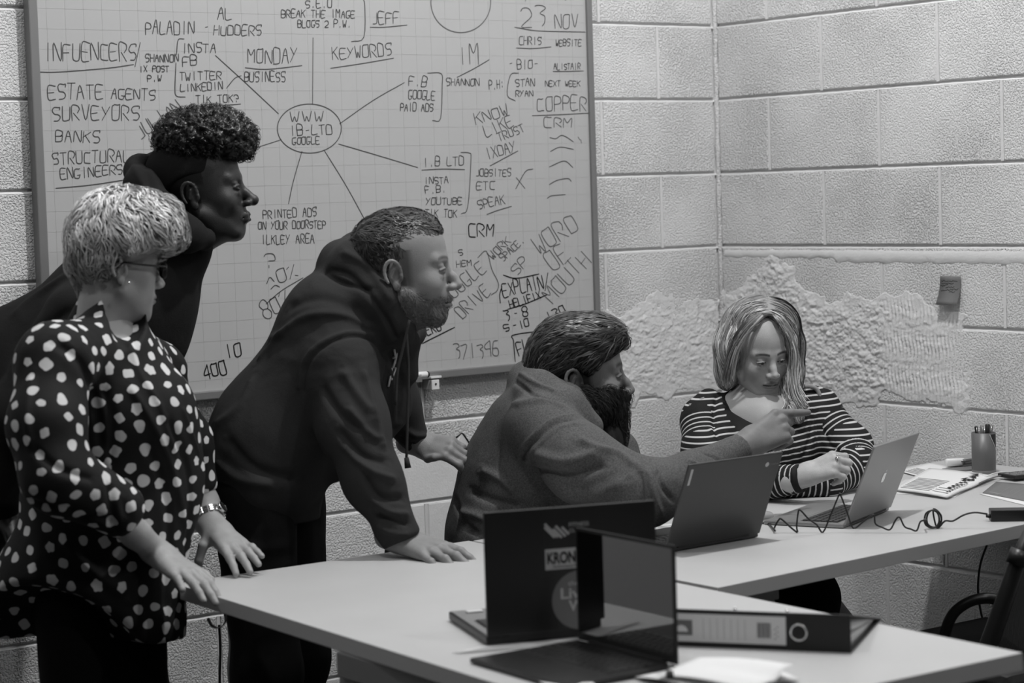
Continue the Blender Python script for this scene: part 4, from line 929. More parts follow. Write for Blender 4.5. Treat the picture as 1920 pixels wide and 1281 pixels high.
# ------------------------------------------------------------------ head
def head_mesh(P):
    "head in its own frame: x to its left, y forward, z up; origin between the ears"
    g = P.get; res = g('res', .0021)
    F = Field((-.10, -.17, -.19), (.10, .15, .15), res)
    jw = g('jaw', 1.0); ns = g('nose', 1.0)
    F.ell((0, -.014, .047), (.0745, .096, .083), k=0)
    F.ell((0, .018, .048), (.066, .072, .072), k=.02)
    F.ell((0, .030, -.012), (.062 * g('wide', 1), .060, .080), k=.025)
    F.ell((0, .022, -.062), (.054 * jw, .052, .042), k=.025)
    for s in (-1, 1):
        F.cap((s * .057 * jw, .002, -.045), (s * .026 * jw, .062, -.094), .015, .013, .022)
        F.ell((s * .041, .058, -.024), (.021, .020, .022), k=.022)           # cheek
        F.cap((s * .012, .083, .024), (s * .043, .070, .025), .0095, .0085, .014)   # brow
        if g('fat'): F.ell((s * .038, .046, -.060), (.024, .028, .028), k=.02)
    F.ell((0, .060, -.096), (.021, .019 , .016), k=.022)                      # chin
    F.ell((0, .066, -.058), (.030, .025, .030), k=.02)                        # muzzle
    if g('fat'): F.ell((0, .035, -.104), (.040, .040, .020), k=.03)
    for s in (-1, 1): F.ell((s * .030, .0985, .003), (.0165, .018, .0125), k=.012, op='sub')   # sockets
    # nose
    b = .001 * g('bridge', 0)
    F.cap((0, .083, .014), (0, .0985 + b, -.014), .0075, .0085, .012); F.cap((0, .0985 + b, -.014), (0, .109 * 1 + .004 * (ns - 1) * 10 * .3, -.030), .0085, .0105 * ns, .008)
    for s in (-1, 1):
        F.ell((s * .0125 * ns, .099, -.0345), (.0075, .010, .0075), k=.007)
    for s in (-1, 1): F.ell((s * .0065, .104, -.0435), (.0042, .006, .004), k=.003, op='sub')
    # lips
    lp = g('lips', 1.0)
    for s in (-1, 1):
        F.cap((0, .0925, -.0605), (s * .013, .0895, -.0600), .0052 * lp, .0046 * lp, .006); F.cap((s * .013, .0895, -.0600), (s * .024, .080, -.0645), .0046 * lp, .0020, .006)
        F.cap((0, .0910, -.0715), (s * .012, .0885, -.0705), .0060 * lp, .0048 * lp, .006); F.cap((s * .012, .0885, -.0705), (s * .023, .080, -.0655), .0048 * lp, .0020, .006)
    for s in (-1, 1): F.cap((0, .1000, -.0660), (s * .023, .084, -.0652), .0022, .0014, .003, 'sub')
    F.ell((0, .095, -.081), (.014, .007, .0045), k=.008, op='sub')
    # eyes with lids
    ey = g('eye', .35)         # 0 closed, 1 open
    for s in (-1, 1):
        c = np.array((s * .0305, .0765, .003)); F.ell(c, (.0125, .0125, .0118), k=.003)
        for j in range(7):
            u = (j - 3) / 3; x = c[0] + u * .0125; yy = c[1] + .0125 * math.sqrt(max(.05, 1 - (u * .95) ** 2))
            z_up = c[2] + (.0015 + .0052 * ey) * (1 - u * u) + .0005; z_lo = c[2] - .0040 * (1 - u * u) - .0012
            if j: F.cap(pu, (x, yy + .0012, z_up), .0020, .0020, .002); F.cap(pl, (x, yy + .0004, z_lo), .0017, .0017, .002)
            pu, pl = (x, yy + .0012, z_up), (x, yy + .0004, z_lo)
        F.ell((s * .0305, .0762, .0112 + .002 * ey), (.0138, .0118, .0056), k=.004)            # upper lid fold
        F.ell((s * .031, .0765, -.0100), (.0130, .0105, .0055), k=.006)
    # ears
    for s in (-1, 1):
        E1 = [np.array((s * (.073 + .004 * q), -.012 - .0, 0)) for q in (0,)]
        pts = []
        for a in np.linspace(-.6, 3.9, 14):
            r1, r2 = .0155, .026
            y = -.012 - r1 * math.cos(a) * -1 * -1; z = .004 + r2 * math.sin(a) * 1.0
            y = -.012 + r1 * math.cos(a) * (1 if math.cos(a) > 0 else 1.1) - .002 * math.sin(a)
            pts.append(np.array((s * (.0755 + .010 * (1 - max(0, math.cos(a))) * .9), y, z)))
        F.chain(pts, .0034, .003); F.ell((s * .074, -.009, .002), (.006, .014, .024), k=.004)
        F.ell((s * .0765, -.006, -.023), (.0052, .008, .010), k=.005)         # lobe
        F.ell((s * .0860, -.0065, .002), (.0075, .0085, .0145), k=.003, op='sub')
        F.cap((s * .0800, -.010, .012), (s * .0815, -.016, -.006), .0022, .0022, .003)
        F.cap((s * .0775, .004, -.002), (s * .0775, .004, -.008), .0035, .0035, .003)
    nk = g('neck', None)
    # neck stump
    nr = g('neck_r', .052); ny = g('neck_y', -.07); F.cap((0, -.024, -.03), (0, ny, -.125), nr, nr * .95, .03); F.cap((0, -.010, -.075), (0, ny + .02, -.115), nr * .9, nr * .9, .03)
    V, Q = F.mesh(); V = smooth_v(V, Q, 1, .4)
    # tone painting, factors on the skin value
    x, y, z = V[:, 0], V[:, 1], V[:, 2]; t = np.ones(len(V), np.float32); ax = np.abs(x)
    t *= 1 + (fbm(V * 60, 3) - .5) * .16
    def blob(cx, cy, cz, rx, ry, rz): return np.clip(1.3 - np.sqrt(((ax - cx) / rx) ** 2 + ((y - cy) / ry) ** 2 + ((z - cz) / rz) ** 2), 0, 1)
    front = y > .06
    # brows
    bz = .0245 + .0045 * np.clip(1 - ((ax - .030) / .022) ** 2, -1, 1)
    br = np.clip(1.3 - np.abs(z - bz) / .0042, 0, 1) * ((ax > .012) & (ax < .049) & front) * (1 - np.clip((ax - .036) / .02, 0, 1) * .5)
    t *= 1 - br * (1 - g('brow', .35))
    # lips
    li = np.clip(1.25 - np.sqrt((ax / .024) ** 2 + ((z + .0655) / .0105) ** 2), 0, .35) / .35 * (y > .078)
    t *= 1 - li * (1 - g('lip_tone', .62))
    sl = (np.abs(z + .0655) < .0014) & (ax < .023) & (y > .076); t[sl] *= .35
    # eyes: white, iris, lash line
    for s in (-1, 1):
        dx = x - s * .0305; u = np.clip(dx / .0125, -1, 1); zu = .003 + (.0015 + .0052 * ey) * (1 - u * u) - .0006; zl = .003 - .0040 * (1 - u * u)
        op = (np.abs(dx) < .0122) & (y > .078) & (z < zu) & (z > zl); t[op] = g('white', 1.3)
        gx = g('gaze', 0.0) * s * 0 + g('gazex', 0.0); ir = op & (((dx - gx) ** 2 + (z - .0005) ** 2) < .0052 ** 2); t[ir] = .12
        lash = (np.abs(dx) < .0138) & (y > .078) & (np.abs(z - zu) < .0014); t[lash] *= g('lash', .25)
        lo_ = (np.abs(dx) < .0125) & (y > .078) & (np.abs(z - zl) < .0009); t[lo_] *= .6
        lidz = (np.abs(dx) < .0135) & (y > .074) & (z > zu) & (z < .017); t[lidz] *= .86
        t *= 1 - .30 * np.clip(1.2 - np.sqrt((dx / .018) ** 2 + ((z - .004) / .015) ** 2), 0, 1) * (y > .05)  # shade of the eye sockets painted into the skin tone
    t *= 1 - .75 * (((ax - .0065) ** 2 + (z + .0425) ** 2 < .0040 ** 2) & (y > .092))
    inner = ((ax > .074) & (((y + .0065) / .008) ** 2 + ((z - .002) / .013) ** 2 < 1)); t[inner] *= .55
    if g('stubble'):
        jawl = -.035 + .012 * np.clip((y - .02) / .05, 0, 1); line = np.where(y > .062, -.047, -.012 - (y - .0) * .55)
        m = np.clip((line - z + .006) / .026, 0, 1) * np.clip((y + .006) / .022, 0, 1) * np.clip((z + .135) / .02, 0, 1) * (1 - li)
        t *= 1 - m * g('stubble') * (.75 + .5 * (vnoise(V * 700) - .2))
        sb = np.clip((y + .006) / .008, 0, 1) * np.clip((.030 - y) / .012, 0, 1) * ((z < .05) & (z > -.03) & (ax > .05)); t *= 1 - sb * g('stubble')
    if g('scalp') is not None:   # short clipped hair painted close to the skin
        sc = np.clip(((z - (.015 + .55 * np.clip(y - .02, 0, 1) + .045 * (y > .02))) ) / .012, 0, 1) * np.clip((.062 - y) / .012, 0, 1)
        bk = np.clip((-.020 - y) / .010, 0, 1) * np.clip((z + .055) / .02, 0, 1); m = np.maximum(sc, bk) * (1 - (ax > .079)); t *= 1 - m * (1 - g('scalp'))
    return V, Q, np.clip(t, .02, 2.2)
def head_frame(px, py, d, yaw, pitch, roll=0.0, scale=1.0):
    "yaw 0 faces image right, +90 away from the camera, -90 to the camera; pitch down positive"
    R0 = np.array([RT[0], RT[1], 0]); R0 /= np.linalg.norm(R0); F0 = np.array([-R0[1], R0[0], 0.]); Z = np.array([0, 0, 1.])
    y, p_, r_ = map(math.radians, (yaw, pitch, roll))
    h = R0 * math.cos(y) + F0 * math.sin(y); f = h * math.cos(p_) - Z * math.sin(p_); u = h * math.sin(p_) + Z * math.cos(p_); l = np.cross(u, f)
    # with f = y axis and u = z axis, x = f x u
    x = np.cross(f, u); u2 = u * math.cos(r_) + x * math.sin(r_); x2 = np.cross(f, u2)
    M = np.stack([x2, f, u2], 1) * scale; return M, W(px, py, d)

# ------------------------------------------------------------------ hand
def hand_prims(M, o, curls, thumb, spread=(.08, .02, -.04, -.12), s=1.0, wrist=.034, left=False, fore=None):
    """M columns: x towards the fingers, y towards the thumb, z out of the back of the hand. returns capsules in world space.
    curls: per finger (mcp, pip, dip) in degrees; thumb: list of local points"""
    out = []
    def Wd(p_): return o + M @ (np.array(p_) * s)
    kn = [(.092, .028, 0), (.096, .008, .001), (.090, -.012, 0), (.080, -.030, -.003)]; ln = [(.043, .025, .021), (.047, .029, .022), (.043, .027, .021), (.034, .021, .019)]; rr = [(.0105, .0094, .0086, .0074), (.0107, .0096, .0088, .0076), (.0102, .0092, .0084, .0073), (.0092, .0082, .0075, .0066)]
    # palm
    for i, k_ in enumerate(kn):
        out.append((Wd((.012, k_[1] * .55, 0)), Wd(k_), .0165 * s, .0108 * s, .012))
    out.append((Wd((.03, .012, -.006)), Wd((.075, .016, -.006)), .016 * s, .013 * s, .012)); out.append((Wd((.03, -.014, -.007)), Wd((.07, -.022, -.006)), .016 * s, .012 * s, .012))
    out.append((Wd((-.045, 0, .0)), Wd((.014, 0, 0)), .027 * s, .024 * s, .015)); out.append((Wd((-.04, .010, 0)), Wd((.012, .012, 0)), .020 * s, .019 * s, .015)); out.append((Wd((-.04, -.010, 0)), Wd((.012, -.012, 0)), .020 * s, .018 * s, .015))
    for i in range(4):
        a = 0; p_ = np.array(kn[i], float); sp = spread[i]
        for j in range(3):
            a += math.radians(curls[i][j]); q = p_ + ln[i][j] * np.array([math.cos(a) * math.cos(sp), math.sin(sp) * math.cos(a), -math.sin(a)])
            out.append((Wd(p_), Wd(q), rr[i][j] * s, rr[i][j + 1] * s, .0025 if j else .006))
            if j == 1: out.append((Wd(p_ + np.array([0, 0, .0012])), Wd(p_ + (q - p_) * .15), rr[i][1] * 1.04 * s, rr[i][1] * s, .004))
            p_ = q
    tr = (.0165, .0115, .0098, .0078)
    for j in range(len(thumb) - 1): out.append((Wd(thumb[j]), Wd(thumb[j + 1]), tr[j] * s, tr[j + 1] * s, .012 if j == 0 else .003))
    return out
def frame_from(xd, zd, left):
    "hand frame; y = thumb side. right hand seen palm down: thumb is at +y when left=False"
    x = np.array(xd, float); x /= np.linalg.norm(x); z = np.array(zd, float); z -= x * (z @ x); z /= np.linalg.norm(z); y = np.cross(z, x)
    if not left: pass
    return np.stack([x, y if not left else -y, z], 1)
def caps_mesh(caps, res, m=.03):
    P = np.array([c_[0] for c_ in caps] + [c_[1] for c_ in caps]); F = Field(P.min(0) - m, P.max(0) + m, res)
    for a, b, ra, rb, k in caps: F.cap(a, b, ra, rb, k)
    V, Q = F.mesh(); return smooth_v(V, Q, 1, .4), Q
def merge(parts):
    Vs, Qs, Ts, n = [], [], [], 0
    for V, Q, t in parts: Vs.append(V); Qs.append(Q + n); Ts.append(t if hasattr(t, '__len__') else np.full(len(V), t, np.float32)); n += len(V)
    return np.concatenate(Vs), np.concatenate(Qs), np.concatenate(Ts)

# ------------------------------------------------------------------ hair
def strands(name, V, Q, mat_, parent, flow, n, length, step=.008, lift=.004, width=.0022, keep=None, tone=None, wob=.25, seed=1, org=(0, 0, 0), curl=0.0, end_lift=0.0, stop=None):
    """flat tapered locks that follow the hair volume V, Q along flow(p) (world vectors)"""
    r = np.random.default_rng(seed); b = bvh_of(V, Q); tri = Q[:, :3]
    ar = np.linalg.norm(np.cross(V[tri[:, 1]] - V[tri[:, 0]], V[tri[:, 2]] - V[tri[:, 0]]), axis=1); cen = V[Q].mean(1)
    ok = np.ones(len(Q), bool) if keep is None else keep(cen)
    pr = ar * ok; pr = pr / pr.sum(); ids = r.choice(len(Q), n, p=pr)
    OV, OF, OT = [], [], []
    for i in ids:
        p_ = cen[i] + r.normal(0, .0012, 3); L = length * r.uniform(.55, 1.2); k = max(3, int(L / step)); w0 = width * r.uniform(.5, 1.3); tn = r.uniform(.6, 1.35) if tone is None else tone(p_, r); lf = lift * r.uniform(.2, 1.2)
        wv = r.normal(0, wob, 3) + (np.array([vnoise(p_ * 38), vnoise(p_ * 38 + 11), vnoise(p_ * 38 + 23)]) - .5) * wob * 5; ph = r.uniform(0, 6.28); pts = []
        for j in range(k + 1):
            h = b.find_nearest(Vector(p_.tolist()))
            if h[0] is None: break
            c_ = np.array(h[0]); nn = np.array(h[1]); s_ = j / k
            f = flow(c_); f = f + wv + (curl * np.cross(nn, f) * math.sin(ph + j * .9) if curl else 0); f = f - nn * (f @ nn); f /= np.linalg.norm(f) + 1e-9
            hh = lf * math.sin(math.pi * min(1, .15 + s_ * .85)) + end_lift * s_ * s_
            if stop is not None and stop(c_): break
            pts.append((c_ + nn * (hh + .0006), nn, f)); p_ = c_ + f * step
        if len(pts) < 3: continue
        b0 = len(OV); m = len(pts)
        for j, (c_, nn, f) in enumerate(pts):
            s_ = j / (m - 1); sd = np.cross(nn, f); wj = w0 * (1 - s_ ** 2.2) * (.5 + .5 * min(1, s_ * 5)) * .5
            OV.append(c_ + sd * wj); OV.append(c_ - sd * wj + nn * w0 * .15); OT += [tn * (.9 + .2 * s_)] * 2
        for j in range(m - 1): OF.append((b0 + 2 * j, b0 + 2 * j + 1, b0 + 2 * j + 3, b0 + 2 * j + 2))
    o = mesh_obj(name, np.array(OV) - np.array(org), np.array(OF), mat_, parent, True, {'tone': OT}); o['kind'] = 'stuff'; return o
def skin(name, v, rough=.5): return mat(name, v, rough, .42, tone=True, bump=[('noise', 420, .0005)], sss=.08)
def cloth(name, v, rough=.9, tone=False, scale=500, amt=.0006, var=None): return mat(name, v, rough, .18, bump=[('noise', scale, amt), ('noise', 40, .0012)], tone=tone, sheen=0.0, var=var)
def hairm(name, v): return mat(name, v, .38, .5, tone=True)
def person(label, base): 
    return thing('person', label, 'person', base)
def put(name, V, Q, m_, parent, attrs=None, smooth=True):
    o = mesh_obj(name, V - np.array(parent.location, dtype=np.float32), Q, m_, parent, smooth, attrs); return o
def build_head(P, fr):
    V, Q, t = head_mesh(P); M, o = fr; return (V @ M.T + o).astype(np.float32), Q, t
def crease_tube(name, bvh, pix, rad, m_, parent, out=.0, n=5):
    h = hits(bvh, spline(np.array([(x, y, 0) for x, y in pix], float), n)[:, :2])
    if len(h) < 2: return
    h = [p_ - FW * out - np.array(parent.location) for p_ in h]; return tube_obj(name, h, rad, m_, parent, 6)
S_W1 = skin('fair_skin_woman', .34); S_W2 = skin('fair_skin_seated_woman', .42); S_M1 = skin('skin_leaning_man', .24); S_M2 = skin('skin_bearded_man', .17); S_D = skin('dark_skin', .024, .42)
H_BL = hairm('grey_blonde_hair', .46); H_B2 = hairm('blonde_hair', .50); H_DK = hairm('dark_brown_hair', .030); H_BK = hairm('black_hair', .007); H_FADE = mat('clipped_black_hair', .006, .95, .08, tone=True, bump=[('noise', 700, .0008)])
H_BD = mat('dark_beard_hair', .022, .75, .15, tone=True)
C_TR = cloth('black_trousers', .0045); C_DJ = cloth('dark_denim', .011); C_BLKJ = cloth('black_jacket', .011); C_HOOD = cloth('charcoal_hoodie', .032); C_HOOD2 = cloth('grey_marl_hoodie', .095, var=(300, .35)); C_SHOE = mat('dark_shoe', .02, .5)
C_VEST = cloth('dark_gilet', .012)
def ptn_mat(name, dark, light):
    m = mat(name, dark, .75, .25, bump=[('noise', 50, .001)]); N = m.node_tree.nodes; L = m.node_tree.links; b = N['Principled BSDF']
    a = N.new('ShaderNodeAttribute'); a.attribute_name = 'tone'; r = N.new('ShaderNodeMapRange'); r.inputs[1].default_value = -.06; r.inputs[2].default_value = .06; r.inputs[3].default_value = dark; r.inputs[4].default_value = light
    L.new(a.outputs['Fac'], r.inputs[0]); L.new(r.outputs[0], b.inputs['Base Color']); return m
C_DOT = ptn_mat('spotted_blouse', .008, .62); C_STR = ptn_mat('striped_jersey', .010, .55)
def G(x, d, z):
    "point at image column x, forward distance d, height z (metres)"
    q = W(x, 640.5, d); y = 640.5
    for _ in range(3): y += (q[2] - z) / UP[2] * FPX / d; q = W(x, y, d)
    return q
def to_px(q):
    v = np.array(q) - CAM; d = v @ FW; return (960 + FPX * (v @ RT) / d, 640.5 - FPX * (v @ UP) / d, d)
def leg_pts(x0, d0, z0, xk, dk, zk, xf, df): return [G(x0, d0, z0), G(xk, dk, zk), G(xf, df, .09)]
def trousers(name, parent, legs, hip, m_, top=None, res=.010, hipr=.13, foldset=None, rads=(.098, .072, .058)):
    P = np.array([p_ for l in legs for p_ in l] + [hip]); F = Field(P.min(0) - .25, P.max(0) + .25, res)
    F.ell(hip, (hipr * 1.0, hipr * 1.0, hipr * .95), k=.0)
    for l in legs: F.chain(l, list(rads), .05)
    F.plane_cut(np.array([0, 0, .07]), (0, 0, -1))
    V, Q = F.mesh(); V = smooth_v(V, Q, 1, .5); V = folds(V, Q, foldset or [], (10, .006)); return put(name, V, Q, m_, parent)
def shoes(parent, feet, fwd):
    f = np.array(fwd, float); f /= np.linalg.norm(f)
    for q in feet:
        q = np.array([q[0], q[1], 0]); F = Field(q - .22, q + np.array([.22, .22, .2]), .008)
        F.cap(q + f * -.05 + [0, 0, .045], q + f * .13 + [0, 0, .032], .042, .036, .02); F.cap(q + f * -.04 + [0, 0, .06], q + f * -.03 + [0, 0, .12], .04, .04, .02); F.plane_cut(np.array([0, 0, .003]), (0, 0, -1))
        V, Q = F.mesh(); put('shoe', V, Q, C_SHOE, parent)
def coarse(build, lo, hi, res, it=1):
    F = Field(lo, hi, res); build(F); V, Q = F.mesh(); return smooth_v(V, Q, it, .5), Q

# ================================================================== 1. woman in the spotted blouse
p1 = person('standing woman with short fair hair, glasses and a spotted blouse, both hands on the table', G(190, 4.48, 0))
def body1(F, g=0.0):
    Ell(F, (205, 770, 4.51), (150, 138, 122), 90, k=0, grow=g)
    C(F, (112, 668, 4.34, 66), (205, 655, 4.50, 62), (292, 690, 4.66, 52), k=.05, grow=g)
    Ell(F, (302, 800, 4.51), (92, 62, 84), 80, k=.05, grow=g)
    Ell(F, (195, 935, 4.52), (140, 160, 112), 90, k=.05, grow=g)
    Ell(F, (255, 900, 4.53), (150, 125, 84), 95, k=.05, grow=g)
def arms1(F, g=0.0):
    C(F, (98, 690, 4.32, 66), (88, 800, 4.26, 66), (105, 900, 4.24, 60), k=.04, grow=g)
    C(F, (105, 895, 4.24, 62), (222, 955, 4.32, 50), k=.04, grow=g)
    C(F, (292, 720, 4.68, 52), (348, 830, 4.72, 48), (372, 905, 4.74, 38), k=.04, grow=g)
def blouse(F):
    arms1(F)
    e = W(240, 966, 4.335); F.plane_cut(e + RT * .004, W(300, 1035, 4.44) - W(150, 920, 4.27), r=.085)
    e = W(380, 930, 4.74); F.plane_cut(e, W(400, 985, 4.74) - W(366, 905, 4.74), r=.05)
    body1(F)
    Ell(F, (195, 1060, 4.53), (170, 152, 118), 90, k=.06); Ell(F, (180, 1190, 4.53), (170, 166, 132), 90, k=.05); Ell(F, (105, 1120, 4.53), (150, 125, 116), 90, k=.05)
    C(F, (205, 640, 4.48, 62), (222, 590, 4.50, 52), k=.03)
    # neckline, hem, side vent
    C(F, (160, 606, 4.56, 34), (168, 574, 4.58, 26), k=.02); C(F, (232, 530, 4.52, 50), (240, 590, 4.46, 40), (256, 700, 4.30, 14), k=.006, op='sub')
    F.plane_cut(W(200, 1200, 4.5), -UP)
    Ell(F, (105, 1236, 4.40), (190, 125, 120), -24, k=.02, op='sub')
    # sleeve ends
lo, hi = bounds([(0, 520, 4.28), (420, 1200, 4.76)], .09)
V, Q = coarse(blouse, lo, hi, .0045)
ST1 = [([(100, 640), (150, 680), (180, 760), (190, 850)], 10, -7), ([(195, 720), (210, 800), (205, 900), (215, 1000)], 9, -7), ([(240, 720), (290, 800), (330, 900), (350, 1000)], 8, 5), ([(130, 980), (180, 970), (220, 990)], 9, -7), ([(60, 840), (110, 880), (180, 900)], 8, -6),
       ([(20, 900), (60, 940), (150, 960)], 8, -6), ([(240, 640), (262, 700), (300, 760), (330, 850)], 6, 4), ([(110, 1000), (160, 1060), (240, 1120)], 12, 6), ([(310, 780), (355, 900), (345, 1100)], 9, -6), ([(270, 820), (315, 950), (310, 1150)], 9, -6), ([(340, 760), (375, 860)], 6, 4),
       ([(60, 700), (50, 780), (60, 850)], 9, 5), ([(230, 930), (250, 1030), (240, 1130)], 10, -6)]
V = folds(V, Q, ST1, (7, .009)).astype(np.float32)
# spots: Poisson samples on the surface, irregular small blobs
cen = V[Q].mean(1); r = np.random.default_rng(5); perm = r.permutation(len(cen)); cell = {}; seeds = []; mind = .0335
for i in perm[:60000]:
    q = cen[i]; c_ = tuple((q // mind).astype(int)); ok = True
    for a in (-1, 0, 1):
        for b_ in (-1, 0, 1):
            for c2 in (-1, 0, 1):
                for j in cell.get((c_[0] + a, c_[1] + b_, c_[2] + c2), ()):
                    if ((seeds[j] - q) ** 2).sum() < mind * mind: ok = False
    if ok: cell.setdefault(c_, []).append(len(seeds)); seeds.append(q)
seeds = np.array(seeds); tone = np.full(len(V), -1., np.float32); N1 = normals(V, Q); key = (V // .02).astype(int)
order = np.lexsort(key.T); 
from mathutils.kdtree import KDTree
kd = KDTree(len(V)); [kd.insert(v, i) for i, v in enumerate(V.tolist())]; kd.balance()
for s_ in seeds:
    rad = r.uniform(.0090, .0122); ph = r.uniform(0, 6.28); lob = r.integers(3, 6); am = r.uniform(.04, .13); st = r.uniform(.8, 1.2)
    near = kd.find_range(s_.tolist(), rad * 1.7)
    if not near: continue
    n0 = N1[near[0][1]]; e1 = np.cross(n0, [0, 0, 1.0]); e1 /= np.linalg.norm(e1) + 1e-9; e2 = np.cross(n0, e1)
    for co, i, dd in near:
        v = np.array(co) - s_; a = math.atan2((v @ e2) * st, v @ e1); R_ = rad * (1 + am * math.cos(lob * a + ph) + .1 * math.cos(2 * a + ph * 2)); tone[i] = max(tone[i], (R_ - math.hypot(v @ e1, (v @ e2) * st)) / .010)
ob = put('blouse', V, Q, C_DOT, p1, {'tone': np.clip(tone, -1, 1)}); ob['label'] = 'black blouse scattered with irregular white spots'
bl = bvh_of(V, Q)
h_ = hits(bl, [(202, 865)])
if h_:
    o = mesh_obj('sleeve_button', *lathe([(0, .003), (.006, .003), (.0075, .0015), (.0075, 0)], 16), M_WHITEP, p1, True); q = h_[0] - np.array(p1.location); o.location = q; o.rotation_euler = Vector(-FW).to_track_quat('Z', 'Y').to_euler()
# body
fr = head_frame(214, 505, 4.52, 27, 4, 0, .92)
Hv = build_head(dict(fat=1, stubble=0, nose=.95, brow=.75, eye=.35, lip_tone=.66, jaw=1.08, wide=1.05, neck_r=.050, lips=.9, neck_y=-.035), fr)
def skin1(F):
    body1(F, -.022); C(F, (214, 590, 4.53, 40), (205, 660, 4.53, 50), k=.03); C(F, (170, 620, 4.52, 26), (235, 670, 4.52, 26), k=.03)
    C(F, (98, 690, 4.34, 40), (105, 890, 4.26, 34), k=.03); C(F, (292, 720, 4.68, 38), (366, 905, 4.74, 30), k=.03)
    F.ell(G(185, 4.54, .86), (.11, .11, .11), k=.05)
    for x_, d_ in ((135, 4.53), (240, 4.62)): F.chain(leg_pts(x_, d_, .80, x_ + 4, d_, .45, x_, d_), [.07, .045, .035], .04)
lo, hi = bounds([(-20, 520, 4.2), (430, 1050, 4.7)], .12); lo[2] = .03
sk = coarse(skin1, lo - np.array([.15, .15, 0]), hi + np.array([.15, .15, 0]), .009)
wr = W(294, 1036, 4.43)
ar1 = [(W(105, 895, 4.24), W(200, 955, 4.32), .036, .035, .01), (W(200, 955, 4.32), W(256, 1002, 4.38), .034, .029, .01), (W(256, 1002, 4.38), wr, .029, .0255, .01)]
xd = T(408, 1114, .012) - wr; Mh = frame_from(xd, UP * .9 - FW * .25 - RT * -.25, False)
hp = hand_prims(Mh, wr + xd / np.linalg.norm(xd) * .012, [(10, 14, 8), (8, 12, 8), (6, 12, 8), (-6, 12, 6)], [(.02, .022, -.008), (.052, .048, -.012), (.085, .060, -.014), (.108, .060, -.016)], (.05, .0, -.06, -.36), s=.93)
Rh = caps_mesh(ar1 + hp, .0025)
wl = W(400, 990, 4.70)
tx = T(500, 1080, .010); xd = tx - wl; Ml = frame_from(xd, UP * .75 - FW * .45 + RT * .2, True)
ar2 = [(W(366, 905, 4.74), W(384, 945, 4.74), .036, .031, .01), (W(384, 945, 4.74), wl, .031, .0265, .01)]
hp2 = hand_prims(Ml, wl + xd / np.linalg.norm(xd) * .012, [(4, 16, 10), (0, 14, 10), (-4, 12, 8), (-8, 12, 6)], [(.012, .020, -.006), (.030, .046, -.018), (.036, .058, -.050), (.036, .056, -.080)], (.10, .02, -.05, -.12), s=.93)
Lh = caps_mesh(ar2 + hp2, .0025)
def handtone(V): return (1 + (fbm(V * 90, 3) - .5) * .22).astype(np.float32)
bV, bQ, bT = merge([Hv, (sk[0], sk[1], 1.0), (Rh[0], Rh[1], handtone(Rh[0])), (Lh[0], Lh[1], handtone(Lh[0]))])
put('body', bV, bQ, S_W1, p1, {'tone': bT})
# watch
wp = W(392, 970, 4.722); ad = wl - W(384, 945, 4.74); ad /= np.linalg.norm(ad); e1 = np.cross(ad, FW); e1 /= np.linalg.norm(e1); e2 = np.cross(ad, e1)
wt = bpy.data.objects.new('wristwatch', None); link(wt, p1); wt['label'] = 'metal link wristwatch on the left wrist'
for k in range(18):
    a = 2 * math.pi * k / 18; c_ = wp + (e1 * math.cos(a) * .0345 + e2 * math.sin(a) * .0335) - np.array(p1.location)
    rd = e1 * math.cos(a) + e2 * math.sin(a); tg = np.cross(ad, rd)
    for s_, wd in ((-.0055, .0045), (0, .0045), (.0055, .0045)):
        Mx = Matrix(((rd[0], tg[0], ad[0], c_[0] + ad[0] * s_), (rd[1], tg[1], ad[1], c_[1] + ad[1] * s_), (rd[2], tg[2], ad[2], c_[2] + ad[2] * s_), (0, 0, 0, 1)))
        box('watch_link', -.0016, .0016, -.0044, .0044, -.0024, .0024, M_CHROME, wt, .0008, M=Mx, seg=1)
a = -.1; rd = -FW * .35 + RT * .75 + UP * .3; rd -= ad * (rd @ ad); rd /= np.linalg.norm(rd); c_ = wp + rd * .037 - np.array(p1.location)
V, F = lathe([(0, .004), (.011, .004), (.0115, .0045), (.0135, .003), (.0135, -.003), (.012, -.004), (0, -.004)], 24); o = mesh_obj('watch_case', V, F, M_CHROME, wt, True); o.location = c_; o.rotation_euler = Vector(rd).to_track_quat('Z', 'Y').to_euler()
# glasses
M1, o1 = fr
def hl(q): return o1 + M1 @ np.array(q) - np.array(p1.location)
gl = bpy.data.objects.new('glasses', None); link(gl, p1); gl['label'] = 'dark rectangular glasses'
for s_ in (-1, 1):
    rim = [(s_ * .034 + .025 * math.cos(a) * (1), .106 - abs(.025 * math.cos(a) + 0) * .12 - .05 * max(0, s_ * (s_ * .034 + .025 * math.cos(a)) - .03), .000 + .0165 * math.copysign(abs(math.sin(a)) ** .7, math.sin(a))) for a in np.linspace(0, 2 * math.pi, 24, endpoint=False)]
    tube_obj('rim', [hl(q) for q in rim], .0019, M_BLK, gl, 6, True)
    V = [hl(q) for q in rim]; mesh_obj('lens', V, [tuple(range(24))], mat('tinted_lens', .02, .05, .6), gl)
    tube_obj('temple', [hl(q) for q in ((s_ * .058, .100, .008), (s_ * .070, .088, .010), (s_ * .080, .04, .012), (s_ * .083, -.004, .016), (s_ * .083, -.020, .004))], .0022, M_BLK, gl, 6)
tube_obj('bridge', [hl(q) for q in ((-.010, .106, .004), (0, .109, .007), (.010, .106, .004))], .0018, M_BLK, gl, 6)
o = mesh_obj('earring', *lathe([(0, -.003), (.0022, -.002), (.003, 0), (.0022, .002), (0, .003)], 10), M_CHROME, p1, True); o.location = hl((.082, -.004, -.030)) ; e_r = o
o.location = W(242, 530, 4.425) - np.array(p1.location)
